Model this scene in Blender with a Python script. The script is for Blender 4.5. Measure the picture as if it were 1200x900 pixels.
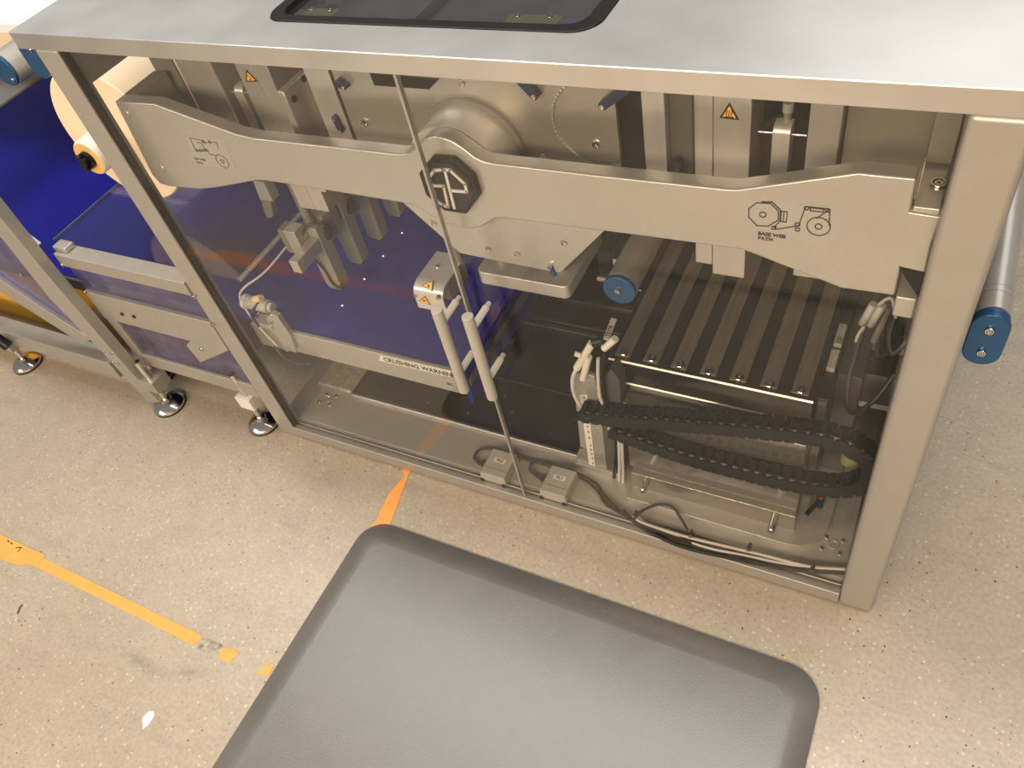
import bpy, bmesh, math, random
from mathutils import Vector, Matrix
from mathutils.geometry import tessellate_polygon
random.seed(7)
for o in list(bpy.data.objects):
    bpy.data.objects.remove(o, do_unlink=True)
S = bpy.context.scene
COL = S.collection

# ------------------------------------------------------------------ camera
cam_d = bpy.data.cameras.new('camera')
cam_d.sensor_fit = 'HORIZONTAL'; cam_d.sensor_width = 36.0
cam_d.lens = 36.0 * 936.0 / 1200.0
cam_d.clip_start = 0.02; cam_d.clip_end = 60
cam = bpy.data.objects.new('camera', cam_d); COL.objects.link(cam)
rx = Vector((0.888177, 0.422470, -0.180723)); dn = Vector((0.214635, -0.729195, -0.649774)); fw = Vector((-0.406293, 0.538325, -0.738331))
mw = Matrix.Identity(4)
for i in range(3):
    mw[i][0] = rx[i]; mw[i][1] = -dn[i]; mw[i][2] = -fw[i]
mw[0][3], mw[1][3], mw[2][3] = 1.120337, -0.643641, 1.250279
cam.matrix_world = mw
S.camera = cam

# ------------------------------------------------------------------ world, lamps, exposure
w = bpy.data.worlds.new('world'); S.world = w; w.use_nodes = True
bg = w.node_tree.nodes['Background']
bg.inputs[0].default_value = (1.0, 0.94, 0.87, 1); bg.inputs[1].default_value = 0.27
S.view_settings.view_transform = 'Standard'; S.view_settings.look = 'None'
S.view_settings.exposure = 0.0; S.view_settings.gamma = 1.0
S.view_settings.use_curve_mapping = False

def area(name, loc, target, sx, sy, power, color):
    d = bpy.data.lights.new(name, 'AREA'); d.shape = 'RECTANGLE'; d.size = sx; d.size_y = sy
    d.energy = power; d.color = color
    o = bpy.data.objects.new(name, d); COL.objects.link(o)
    o.location = loc
    o.rotation_euler = (Vector(target) - Vector(loc)).to_track_quat('-Z', 'Y').to_euler()
    return o
# ceiling luminaires of the hall: a cool row above the machine, a row further back
area('ceiling_lamp_over_machine', (0.6, 0.28, 2.7), (0.6, 0.28, 0), 4.4, 0.65, 88, (1.0, 0.985, 0.95))
area('ceiling_lamp_back_row', (1.7, 3.2, 2.9), (1.7, 3.0, 0), 2.6, 1.3, 22, (1.0, 0.99, 0.96))
area('front_fill_right', (1.0, -2.6, 1.95), (0.7, 0.0, 0.5), 2.2, 0.5, 104, (1.0, 0.74, 0.47))  # unseen warm fill, set low to light the beam more than the floor
area('front_fill_left', (-1.3, -2.5, 1.95), (-0.1, 0.1, 0.5), 2.2, 0.5, 44, (1.0, 0.92, 0.80))  # unseen paler fill from the left, set low like the right one

# ------------------------------------------------------------------ materials
MATS = {}
def nd(nt, t, **kw):
    n = nt.nodes.new(t)
    for k, v in kw.items(): setattr(n, k, v)
    return n
def mat(name, col, metal=0.0, rough=0.5, var=0.06, scale=18.0, stretch=None, bump=0.0, bscale=200.0, spec=0.5, emit=None):
    if name in MATS: return MATS[name]
    m = bpy.data.materials.new(name); m.use_nodes = True; nt = m.node_tree
    b = nt.nodes['Principled BSDF']
    tc = nd(nt, 'ShaderNodeTexCoord'); mp = nd(nt, 'ShaderNodeMapping')
    nt.links.new(tc.outputs['Object'], mp.inputs['Vector'])
    if stretch: mp.inputs['Scale'].default_value = stretch
    nz = nd(nt, 'ShaderNodeTexNoise'); nz.inputs['Scale'].default_value = scale; nz.inputs['Detail'].default_value = 4
    nt.links.new(mp.outputs[0], nz.inputs['Vector'])
    cr = nd(nt, 'ShaderNodeValToRGB')
    lo = [max(0, c * (1 - var)) for c in col]; hi = [min(1, c * (1 + var)) for c in col]
    cr.color_ramp.elements[0].position = 0.3; cr.color_ramp.elements[1].position = 0.7
    cr.color_ramp.elements[0].color = (*lo, 1); cr.color_ramp.elements[1].color = (*hi, 1)
    nt.links.new(nz.outputs[0], cr.inputs[0]); nt.links.new(cr.outputs[0], b.inputs['Base Color'])
    mr = nd(nt, 'ShaderNodeMapRange')
    mr.inputs[3].default_value = max(0.02, rough * 0.88); mr.inputs[4].default_value = min(1, rough * 1.12)
    nt.links.new(nz.outputs[0], mr.inputs[0]); nt.links.new(mr.outputs[0], b.inputs['Roughness'])
    b.inputs['Metallic'].default_value = metal
    b.inputs['Specular IOR Level'].default_value = spec
    if bump:
        n2 = nd(nt, 'ShaderNodeTexNoise'); n2.inputs['Scale'].default_value = bscale
        nt.links.new(mp.outputs[0], n2.inputs['Vector'])
        bp = nd(nt, 'ShaderNodeBump'); bp.inputs['Strength'].default_value = bump; bp.inputs['Distance'].default_value = 0.001
        nt.links.new(n2.outputs[0], bp.inputs['Height']); nt.links.new(bp.outputs[0], b.inputs['Normal'])
    if emit:
        b.inputs['Emission Color'].default_value = (*emit[:3], 1); b.inputs['Emission Strength'].default_value = emit[3]
    MATS[name] = m
    return m
def clear(name, tint, gloss_rough=0.0, haze=0.0, haze_col=(1, 1, 1), ior=1.5):
    """thin clear sheet: fresnel mix of a mirror and a tinted see-through surface"""
    m = bpy.data.materials.new(name); m.use_nodes = True; nt = m.node_tree
    nt.nodes.remove(nt.nodes['Principled BSDF']); out = nt.nodes['Material Output']
    g = nd(nt, 'ShaderNodeNewGeometry'); mx = nd(nt, 'ShaderNodeMix'); mx.data_type = 'FLOAT'
    mx.inputs[2].default_value = ior; mx.inputs[3].default_value = 1 / ior
    nt.links.new(g.outputs['Backfacing'], mx.inputs[0])
    fr = nd(nt, 'ShaderNodeFresnel'); nt.links.new(mx.outputs[0], fr.inputs[0])
    t = nd(nt, 'ShaderNodeBsdfTransparent'); t.inputs[0].default_value = (*tint, 1)
    gl = nd(nt, 'ShaderNodeBsdfGlossy'); gl.inputs['Roughness'].default_value = gloss_rough
    ms = nd(nt, 'ShaderNodeMixShader')
    base = t.outputs[0]
    if haze:
        nz = nd(nt, 'ShaderNodeTexNoise'); nz.inputs['Scale'].default_value = 9
        mm = nd(nt, 'ShaderNodeMath', operation='MULTIPLY'); mm.inputs[1].default_value = haze * 2
        nt.links.new(nz.outputs[0], mm.inputs[0])
        df = nd(nt, 'ShaderNodeBsdfDiffuse'); df.inputs[0].default_value = (*haze_col, 1)
        m2 = nd(nt, 'ShaderNodeMixShader'); nt.links.new(mm.outputs[0], m2.inputs[0])
        nt.links.new(base, m2.inputs[1]); nt.links.new(df.outputs[0], m2.inputs[2]); base = m2.outputs[0]
    nt.links.new(fr.outputs[0], ms.inputs[0]); nt.links.new(base, ms.inputs[1]); nt.links.new(gl.outputs[0], ms.inputs[2])
    nt.links.new(ms.outputs[0], out.inputs['Surface'])
    MATS[name] = m
    return m

def floor_material():
    m = bpy.data.materials.new('polished_concrete'); m.use_nodes = True; nt = m.node_tree; b = nt.nodes['Principled BSDF']
    tc = nd(nt, 'ShaderNodeTexCoord')
    def noise(sc, det, p0, p1, c0, c1):
        n = nd(nt, 'ShaderNodeTexNoise'); n.inputs['Scale'].default_value = sc; n.inputs['Detail'].default_value = det
        nt.links.new(tc.outputs['Object'], n.inputs['Vector'])
        r = nd(nt, 'ShaderNodeValToRGB'); r.color_ramp.elements[0].position = p0; r.color_ramp.elements[1].position = p1
        r.color_ramp.elements[0].color = c0; r.color_ramp.elements[1].color = c1
        nt.links.new(n.outputs[0], r.inputs[0]); return r
    def mix(a, bb, fac, mode='MIX'):
        x = nd(nt, 'ShaderNodeMix'); x.data_type = 'RGBA'; x.blend_type = mode
        if isinstance(fac, float): x.inputs[0].default_value = fac
        else: nt.links.new(fac, x.inputs[0])
        for k, v in ((6, a), (7, bb)):
            if isinstance(v, tuple): x.inputs[k].default_value = v
            else: nt.links.new(v, x.inputs[k])
        return x.outputs[2]
    big = noise(2.3, 5, 0.3, 0.7, (0.340, 0.296, 0.238, 1), (0.396, 0.349, 0.286, 1))
    fine = noise(150, 3, 0.35, 0.68, (0.88, 0.87, 0.85, 1), (1.05, 1.05, 1.04, 1))
    col = mix(big.outputs[0], fine.outputs[0], 1.0, 'MULTIPLY')
    mid = noise(26, 6, 0.36, 0.62, (0.95, 0.95, 0.95, 1), (1.02, 1.02, 1.01, 1))
    col = mix(col, mid.outputs[0], 1.0, 'MULTIPLY')
    def specks(sc, rad, c, amount):
        v = nd(nt, 'ShaderNodeTexVoronoi'); v.inputs['Scale'].default_value = sc; v.inputs['Randomness'].default_value = 1
        nt.links.new(tc.outputs['Object'], v.inputs['Vector'])
        lt = nd(nt, 'ShaderNodeMath', operation='LESS_THAN'); lt.inputs[1].default_value = rad
        nt.links.new(v.outputs['Distance'], lt.inputs[0])
        sp = nd(nt, 'ShaderNodeSeparateColor'); nt.links.new(v.outputs['Color'], sp.inputs[0])
        g = nd(nt, 'ShaderNodeMath', operation='LESS_THAN'); g.inputs[1].default_value = amount
        nt.links.new(sp.outputs[0], g.inputs[0])
        p = nd(nt, 'ShaderNodeMath', operation='MULTIPLY'); nt.links.new(lt.outputs[0], p.inputs[0]); nt.links.new(g.outputs[0], p.inputs[1])
        return p.outputs[0], c
    for sc, rad, c, am in ((75, 0.115, (0.05, 0.04, 0.03, 1), 0.20), (150, 0.16, (0.12, 0.10, 0.08, 1), 0.18), (130, 0.24, (0.50, 0.46, 0.38, 1), 0.14), (60, 0.17, (0.46, 0.42, 0.34, 1), 0.10)):
        f, c = specks(sc, rad, c, am)
        col = mix(col, c, f)
    # grey scuff marks
    n = nd(nt, 'ShaderNodeTexNoise'); n.inputs['Scale'].default_value = 1.6; n.inputs['Detail'].default_value = 3
    mp = nd(nt, 'ShaderNodeMapping'); mp.inputs['Scale'].default_value = (2.5, 9, 1); mp.inputs['Rotation'].default_value = (0, 0, 0.15)
    nt.links.new(tc.outputs['Object'], mp.inputs[0]); nt.links.new(mp.outputs[0], n.inputs['Vector'])
    r = nd(nt, 'ShaderNodeValToRGB'); r.color_ramp.elements[0].position = 0.62; r.color_ramp.elements[1].position = 0.75
    r.color_ramp.elements[0].color = (0, 0, 0, 1); r.color_ramp.elements[1].color = (0.35, 0.35, 0.35, 1)
    nt.links.new(n.outputs[0], r.inputs[0])
    col = mix(col, (0.20, 0.18, 0.155, 1), r.outputs[0])
    def stain(loc, rot, sx, sy, strength, c):
        mp2 = nd(nt, 'ShaderNodeMapping'); mp2.vector_type = 'TEXTURE'; mp2.inputs['Location'].default_value = (*loc, 0); mp2.inputs['Rotation'].default_value = (0, 0, rot); mp2.inputs['Scale'].default_value = (sx, sy, 1)
        nt.links.new(tc.outputs['Object'], mp2.inputs[0])
        gd = nd(nt, 'ShaderNodeTexGradient', gradient_type='QUADRATIC_SPHERE'); nt.links.new(mp2.outputs[0], gd.inputs[0])
        n3 = nd(nt, 'ShaderNodeTexNoise'); n3.inputs['Scale'].default_value = 45; nt.links.new(tc.outputs['Object'], n3.inputs['Vector'])
        m1 = nd(nt, 'ShaderNodeMath', operation='MULTIPLY'); nt.links.new(gd.outputs[1], m1.inputs[0]); nt.links.new(n3.outputs[0], m1.inputs[1])
        m2 = nd(nt, 'ShaderNodeMath', operation='MULTIPLY'); m2.inputs[1].default_value = strength; m2.use_clamp = True; nt.links.new(m1.outputs[0], m2.inputs[0])
        return mix(col, c, m2.outputs[0])
    col = stain((0.065, -0.520), -0.05, 0.15, 0.022, 0.9, (0.13, 0.12, 0.105, 1))
    col = stain((0.165, -0.500), 0.35, 0.06, 0.020, 0.9, (0.15, 0.14, 0.12, 1))
    col = stain((0.17, -0.075), 0.0, 0.16, 0.06, 0.7, (0.20, 0.17, 0.13, 1))
    nt.links.new(col, b.inputs['Base Color'])
    rr = noise(30, 4, 0.3, 0.7, (0.30, 0.30, 0.30, 1), (0.44, 0.44, 0.44, 1))
    nt.links.new(rr.outputs[0], b.inputs['Roughness'])
    bn = nd(nt, 'ShaderNodeTexNoise'); bn.inputs['Scale'].default_value = 160; nt.links.new(tc.outputs['Object'], bn.inputs['Vector'])
    bp = nd(nt, 'ShaderNodeBump'); bp.inputs['Strength'].default_value = 0.12; bp.inputs['Distance'].default_value = 0.001
    nt.links.new(bn.outputs[0], bp.inputs['Height']); nt.links.new(bp.outputs[0], b.inputs['Normal'])
    return m

def worn_steel():
    """stainless top with scuffs and fine scratches"""
    m = mat('worktop_steel', (0.66, 0.655, 0.64), 0.85, 0.36, 0.07, 9, bump=0.05, bscale=35)
    return m

ALU = mat('anodised_aluminium', (0.40, 0.385, 0.355), 0.55, 0.42, 0.03, 30)
BEAMM = mat('machined_aluminium', (0.46, 0.445, 0.41), 0.55, 0.27, 0.04, 6, bump=0.02, bscale=400)
STEEL = mat('brushed_steel', (0.50, 0.48, 0.445), 0.6, 0.30, 0.05, 9, stretch=(6, 6, 1))
STEELX = mat('ground_steel', (0.46, 0.43, 0.385), 0.9, 0.20, 0.015, 3)
PLATE = mat('base_plate_steel', (0.50, 0.48, 0.44), 0.5, 0.34, 0.06, 5, stretch=(1, 4, 4))
SLAT = mat('slat_steel', (0.29, 0.255, 0.205), 0.7, 0.42, 0.15, 10, stretch=(14, 1, 1))
DARKST = mat('dark_steel', (0.062, 0.053, 0.043), 0.7, 0.30, 0.12, 14)
SLABM = mat('burnished_slab', (0.14, 0.12, 0.097), 0.95, 0.17, 0.06, 5, stretch=(1, 8, 8))
CHROME = mat('chrome', (0.62, 0.60, 0.57), 1.0, 0.17, 0.03, 20)
BRIGHT = mat('edge_highlight_paint', (0.80, 0.76, 0.70), 0.3, 0.25, 0.02, 20)
BLACK = mat('black_plastic', (0.006, 0.0058, 0.0055), 0.0, 0.36, 0.2, 40, spec=0.3)
RUBBER = mat('black_rubber', (0.014, 0.013, 0.013), 0.0, 0.55, 0.2, 40)
DGREY = mat('dark_grey_paint', (0.075, 0.072, 0.066), 0.1, 0.5, 0.08, 20)
LGREY = mat('light_grey_plastic', (0.37, 0.355, 0.325), 0.0, 0.45, 0.05, 20)
WHITE = mat('white_plastic', (0.68, 0.65, 0.59), 0.0, 0.4, 0.03, 20)
CREAM = mat('cream_paper', (0.80, 0.64, 0.47), 0.0, 0.62, 0.02, 12)
PAPER = mat('white_paper', (0.84, 0.81, 0.78), 0.0, 0.6, 0.02, 12)
GREYCBL = mat('grey_cable', (0.55, 0.52, 0.47), 0.0, 0.4, 0.04, 40)
BELTM = mat('blue_belt', (0.005, 0.007, 0.190), 0.0, 0.5, 0.10, 60, bump=0.05, bscale=500, spec=0.22)
BLUE = mat('blue_anodised', (0.020, 0.085, 0.215), 0.45, 0.35, 0.05, 30)
NAVY = mat('navy_plastic', (0.010, 0.012, 0.055), 0.0, 0.35, 0.1, 30)
TAPE = mat('orange_tape', (0.80, 0.33, 0.075), 0.0, 0.5, 0.07, 45, bump=0.1, bscale=120)
YELLOW = mat('yellow_crate', (0.72, 0.40, 0.02), 0.0, 0.45, 0.06, 8)
WARN = mat('warning_amber', (0.85, 0.40, 0.03), 0.0, 0.45, 0.02, 20)
INK = mat('black_ink', (0.012, 0.011, 0.010), 0.0, 0.5, 0.1, 20)
FAINT = mat('grey_ink', (0.10, 0.095, 0.09), 0.0, 0.5, 0.1, 20)
STICK = mat('clear_sticker', (0.41, 0.40, 0.375), 0.35, 0.36, 0.02, 20)
WOOD = mat('chipboard_core', (0.62, 0.40, 0.13), 0.0, 0.6, 0.10, 40)
OLIVE = mat('olive_plate', (0.40, 0.38, 0.10), 0.3, 0.45, 0.05, 20)
BLGREY = mat('blue_grey_plate', (0.20, 0.23, 0.30), 0.3, 0.4, 0.05, 20)
MATM = mat('grey_foam_mat', (0.115, 0.111, 0.106), 0.0, 0.38, 0.10, 14, bump=0.25, bscale=420, spec=0.9)
RED = mat('red_plastic', (0.32, 0.05, 0.03), 0.0, 0.4, 0.05, 30)
LASER = mat('laser_spot', (1.0, 0.55, 0.6), 0.0, 0.4, 0.0, 10, emit=(1.0, 0.45, 0.55, 3.0))
GREENY = mat('yellow_green_plastic', (0.22, 0.21, 0.08), 0.0, 0.4, 0.05, 20)
PAD = mat('floor_tone_pad', (0.34, 0.31, 0.25), 0.3, 0.5, 0.25, 90)
RESID = mat('tape_residue', (0.28, 0.255, 0.205), 0.0, 0.6, 0.5, 120)
DOORG = clear('door_glass', (0.985, 0.988, 0.986), 0.0, 0.004, (0.9, 0.88, 0.84), 1.35)
EDGEG = mat('glass_edge', (0.30, 0.295, 0.275), 0.2, 0.2, 0.05, 30)
VIOLETG = clear('violet_acrylic', (0.42, 0.40, 0.62), 0.02, 0.11, (0.50, 0.47, 0.70))
LIDG = clear('lid_acrylic', (0.88, 0.90, 0.96), 0.02, 0.0, (0.6, 0.62, 0.8), 1.4)
PANEG = clear('window_pane', (0.62, 0.64, 0.66), 0.0, 0.01)
PLATEX = mat('mounting_plate_metal', (0.42, 0.395, 0.35), 0.75, 0.34, 0.08, 7, bump=0.02, bscale=300)
SIDEIN = mat('inner_profile', (0.20, 0.19, 0.165), 0.4, 0.45, 0.08, 20)

# ------------------------------------------------------------------ builders
def link(name, me, m, parent=None, smooth=False, bev=0.0, seg=2, loc=None, clamp=True):
    o = bpy.data.objects.new(name, me); COL.objects.link(o)
    if m is not None and not me.materials: me.materials.append(m)
    if loc is not None: o.location = loc
    if parent is not None:
        o.parent = parent; o.matrix_parent_inverse = Matrix.Translation(-Vector(parent.location))
    if bev:
        b = o.modifiers.new('bevel', 'BEVEL'); b.width = bev; b.segments = seg; b.limit_method = 'ANGLE'; b.angle_limit = math.radians(35); b.harden_normals = True; b.use_clamp_overlap = clamp
        for p in me.polygons: p.use_smooth = True
    return o
def fin(name, bm, m, parent=None, bev=0.0, seg=2, loc=None, smooth=False, clamp=True):
    bmesh.ops.recalc_face_normals(bm, faces=bm.faces[:])
    for e in bm.edges:
        if len(e.link_faces) == 2 and e.calc_face_angle(0) > 0.6: e.smooth = False
    me = bpy.data.meshes.new(name)
    if smooth:
        for f in bm.faces: f.smooth = True
    bm.to_mesh(me); bm.free()
    return link(name, me, m, parent, bev=bev, seg=seg, loc=loc, clamp=clamp)
def box(bm, x0, x1, y0, y1, z0, z1):
    v = [bm.verts.new(p) for p in ((x0,y0,z0),(x1,y0,z0),(x1,y1,z0),(x0,y1,z0),(x0,y0,z1),(x1,y0,z1),(x1,y1,z1),(x0,y1,z1))]
    for f in ((0,1,2,3),(4,5,6,7),(0,1,5,4),(1,2,6,5),(2,3,7,6),(3,0,4,7)): bm.faces.new([v[i] for i in f])
def hexa(bm, p):
    v = [bm.verts.new(q) for q in p]
    for f in ((0,1,2,3),(4,5,6,7),(0,1,5,4),(1,2,6,5),(2,3,7,6),(3,0,4,7)): bm.faces.new([v[i] for i in f])
def basis(d):
    d = Vector(d).normalized(); a = Vector((0,0,1)) if abs(d.z) < 0.9 else Vector((1,0,0))
    u = d.cross(a).normalized(); return u, d.cross(u).normalized()
def cyl(bm, p0, p1, r, n=20, r2=None, cap=True):
    p0 = Vector(p0); p1 = Vector(p1); u, v = basis(p1 - p0); r2 = r if r2 is None else r2
    A = [bm.verts.new(p0 + (u*math.cos(t)+v*math.sin(t))*r) for t in [2*math.pi*i/n for i in range(n)]]
    B = [bm.verts.new(p1 + (u*math.cos(t)+v*math.sin(t))*r2) for t in [2*math.pi*i/n for i in range(n)]]
    for i in range(n):
        f = bm.faces.new((A[i], A[(i+1)%n], B[(i+1)%n], B[i])); f.smooth = True
    if cap:
        bm.faces.new(A[::-1]); bm.faces.new(B)
def lathe(bm, org, axis, prof, n=28):
    """prof: (radius, distance along axis)"""
    org = Vector(org); ax = Vector(axis).normalized(); u, v = basis(ax); rings = []
    for r, h in prof:
        if r <= 1e-6: rings.append([bm.verts.new(org + ax*h)])
        else: rings.append([bm.verts.new(org + ax*h + (u*math.cos(2*math.pi*i/n)+v*math.sin(2*math.pi*i/n))*r) for i in range(n)])
    for a, b in zip(rings, rings[1:]):
        for i in range(n):
            j = (i+1) % n
            if len(a) == 1 and len(b) == 1: continue
            if len(a) == 1: f = bm.faces.new((a[0], b[i], b[j]))
            elif len(b) == 1: f = bm.faces.new((a[i], a[j], b[0]))
            else: f = bm.faces.new((a[i], a[j], b[j], b[i]))
            f.smooth = True
def prism(bm, poly, mp, t0, t1, holes=()):
    """extrude a 2D outline (with holes) between t0 and t1; mp(a, b, t) -> point"""
    loops = [list(poly)] + [list(h) for h in holes]
    flat = [p for l in loops for p in l]
    tri = [list(range(len(flat)))] if not holes else tessellate_polygon([[Vector((p[0], p[1], 0)) for p in l] for l in loops])
    A = [bm.verts.new(mp(p[0], p[1], t0)) for p in flat]; B = [bm.verts.new(mp(p[0], p[1], t1)) for p in flat]
    for t in tri:
        if len(set(t)) < 3: continue
        try:
            bm.faces.new([A[i] for i in t]); bm.faces.new([B[i] for i in t])
        except ValueError: pass
    k = 0
    for l in loops:
        n = len(l)
        for i in range(n):
            j = (i+1) % n
            try: bm.faces.new((A[k+i], A[k+j], B[k+j], B[k+i]))
            except ValueError: pass
        k += n
XZ = lambda a, b, t: (a, t, b)
XY = lambda a, b, t: (a, b, t)
YZ = lambda a, b, t: (t, a, b)
def rrect(x0, x1, y0, y1, r, n=6):
    out = []
    for cx, cy, a0 in ((x1-r, y1-r, 0), (x0+r, y1-r, 90), (x0+r, y0+r, 180), (x1-r, y0+r, 270)):
        for i in range(n+1):
            a = math.radians(a0 + 90*i/n); out.append((cx + r*math.cos(a), cy + r*math.sin(a)))
    return out
def ngon(cx, cy, r, n, ph=0.0): return [(cx + r*math.cos(2*math.pi*i/n+ph), cy + r*math.sin(2*math.pi*i/n+ph)) for i in range(n)]
def spline(pts, k=8):
    P = [Vector(p) for p in pts]; P = [P[0]*2-P[1]] + P + [P[-1]*2-P[-2]]; out = []
    for i in range(1, len(P)-2):
        for j in range(k):
            t = j/k; a, b, c, d = P[i-1], P[i], P[i+1], P[i+2]
            out.append(0.5*((2*b)+(c-a)*t+(2*a-5*b+4*c-d)*t*t+(3*b-a-3*c+d)*t**3))
    out.append(P[-2]); return out
def tube(bm, pts, r, n=8, smoothpath=True, k=8):
    P = spline(pts, k) if smoothpath and len(pts) > 2 else [Vector(p) for p in pts]
    prev = None; rings = []
    for i, p in enumerate(P):
        d = (P[min(i+1, len(P)-1)] - P[max(i-1, 0)]).normalized()
        if prev is None: u, v = basis(d)
        else:
            u = (prev - d*prev.dot(d)).normalized(); v = d.cross(u)
        prev = u
        rings.append([bm.verts.new(p + (u*math.cos(2*math.pi*q/n)+v*math.sin(2*math.pi*q/n))*r) for q in range(n)])
    for a, b in zip(rings, rings[1:]):
        for q in range(n):
            f = bm.faces.new((a[q], a[(q+1)%n], b[(q+1)%n], b[q])); f.smooth = True
    bm.faces.new(rings[0][::-1]); bm.faces.new(rings[-1])
def ribbon(bm, pts, wd, mp, t0, t1, closed=False):
    P = [Vector((p[0], p[1])) for p in pts]; n = len(P); segs = n if closed else n-1
    for i in range(segs):
        a, b = P[i], P[(i+1) % n]; d = (b-a)
        if d.length < 1e-7: continue
        d.normalize(); nn = Vector((-d.y, d.x))*wd/2; a2 = a - d*wd*0.3; b2 = b + d*wd*0.3
        q = [a2+nn, b2+nn, b2-nn, a2-nn]
        hexa(bm, [mp(p.x, p.y, t0) for p in q] + [mp(p.x, p.y, t1) for p in q])
def thing(name, label, cat, loc, group=None):
    o = bpy.data.objects.new(name, None); COL.objects.link(o); o.location = loc; o.empty_display_size = 0.05
    o['label'] = label; o['category'] = cat
    if group: o['group'] = group
    return o
def tag(o, label, cat, group=None):
    o['label'] = label; o['category'] = cat
    if group: o['group'] = group
    return o
def B(name, parent, m, x0, x1, y0, y1, z0, z1, bev=0.0015, label=None):
    bm = bmesh.new(); box(bm, x0, x1, y0, y1, z0, z1); o = fin(name, bm, m, parent, bev=bev)
    if label: o['label'] = label
    return o
def Cy(name, parent, m, p0, p1, r, n=20, r2=None, bev=0.0):
    bm = bmesh.new(); cyl(bm, p0, p1, r, n, r2); return fin(name, bm, m, parent, bev=bev)
def Tb(name, parent, m, pts, r, n=8, k=8):
    bm = bmesh.new(); tube(bm, pts, r, n, k=k); return fin(name, bm, m, parent)
def Pr(name, parent, m, poly, mp, t0, t1, holes=(), bev=0.0, seg=2, clamp=True):
    bm = bmesh.new(); prism(bm, poly, mp, t0, t1, holes); return fin(name, bm, m, parent, bev=bev, seg=seg, clamp=clamp)
def text(name, parent, m, s, size, org, right, up, bold=0.0, align='LEFT'):
    c = bpy.data.curves.new(name, 'FONT'); c.body = s; c.size = size; c.offset = bold; c.extrude = 0.0001; c.align_x = align; c.resolution_u = 2
    t = bpy.data.objects.new(name, c); COL.objects.link(t)
    dg = bpy.context.evaluated_depsgraph_get(); me = bpy.data.meshes.new_from_object(t.evaluated_get(dg))
    bpy.data.objects.remove(t, do_unlink=True); bpy.data.curves.remove(c)
    r = Vector(right).normalized(); u = Vector(up); u = (u - r*u.dot(r)).normalized(); n = r.cross(u)
    M = Matrix(((r.x,u.x,n.x,org[0]),(r.y,u.y,n.y,org[1]),(r.z,u.z,n.z,org[2]),(0,0,0,1)))
    me.transform(M); me.materials.clear()
    return link(name, me, m, parent)
SCREW = {}
def screw(parent, loc, axis=(0,-1,0), r=0.005, h=0.004, m=None, name='screw'):
    """socket-head screw: ring with a sunk hexagon"""
    key = (axis, r, h, (m or CHROME).name)
    if key not in SCREW:
        bm = bmesh.new(); lathe(bm, (0,0,0), axis, [(r,-0.0005),(r,h*0.7),(r*0.9,h),(r*0.72,h),(r*0.70,h*0.35),(r*0.48,h*0.35),(r*0.46,h*0.8),(r*0.26,h*0.8),(r*0.24,h*0.2),(0,h*0.2)], 14)
        bmesh.ops.recalc_face_normals(bm, faces=bm.faces[:])
        for e in bm.edges:
            if len(e.link_faces) == 2 and e.calc_face_angle(0) > 0.6: e.smooth = False
        me = bpy.data.meshes.new('screw'); bm.to_mesh(me); bm.free(); me.materials.append(m or CHROME); SCREW[key] = me
    return link(name, SCREW[key], None, parent, loc=loc)

# ------------------------------------------------------------------ setting: floor
bm = bmesh.new(); vs = [bm.verts.new(p) for p in ((-7,-5,0),(8,-5,0),(8,8,0),(-7,8,0))]; bm.faces.new(vs)
fl = fin('floor', bm, floor_material()); fl['kind'] = 'structure'

# ------------------------------------------------------------------ cabinet of the machine
cab = thing('machine_cabinet', 'aluminium framed machine cabinet with two clear doors standing under the steel worktop', 'machine', (0.59, 0.0, 0.0))
XL, XR, TOPZ = 1.1384, 1.1884, 0.860
B('post', cab, ALU, 0.0, 0.045, 0.0, 0.022, 0.0, TOPZ, 0.003)
B('post', cab, ALU, XL, XR, 0.0, 0.045, 0.0, TOPZ, 0.007)
B('post', cab, ALU, 0.0, 0.045, 0.86, 0.905, 0.0, TOPZ, 0.003)
B('post', cab, ALU, XL, XR, 0.86, 0.905, 0.0, TOPZ, 0.003)
bm = bmesh.new(); box(bm, 0.045, XL, 0.0, 0.012, 0.003, 0.031); box(bm, 0.045, XL, 0.012, 0.030, 0.003, 0.026); box(bm, 0.045, XL, 0.0165, 0.0195, 0.026, 0.0305)
fin('bottom_rail', bm, ALU, cab, bev=0.0015)
B('base_plate', cab, PLATE, 0.045, XL, 0.030, 0.86, 0.006, 0.030, 0.0)
B('seal', cab, RUBBER, 0.045, 0.050, 0.004, 0.014, 0.031, TOPZ, 0.0)
B('post_shade_strip', cab, SIDEIN, 0.0452, 0.0465, 0.0145, 0.0225, 0.031, TOPZ, 0.0)  # dark strip put on for the shade of the post's inner face
B('top_rail', cab, SIDEIN, 0.0, 0.045, 0.022, 0.86, 0.8006, TOPZ, 0.001)
B('top_rail', cab, SIDEIN, XL, XR, 0.045, 0.86, 0.815, TOPZ, 0.001)
B('side_rail', cab, ALU, 0.0, 0.045, 0.022, 0.86, 0.0, 0.031, 0.001)
B('side_panel', cab, DGREY, XL+0.02, XR-0.004, 0.045, 0.86, 0.0, 0.815, 0.0)
B('back_panel', cab, DGREY, 0.045, XL, 0.865, 0.88, 0.0, TOPZ, 0.0)
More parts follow.
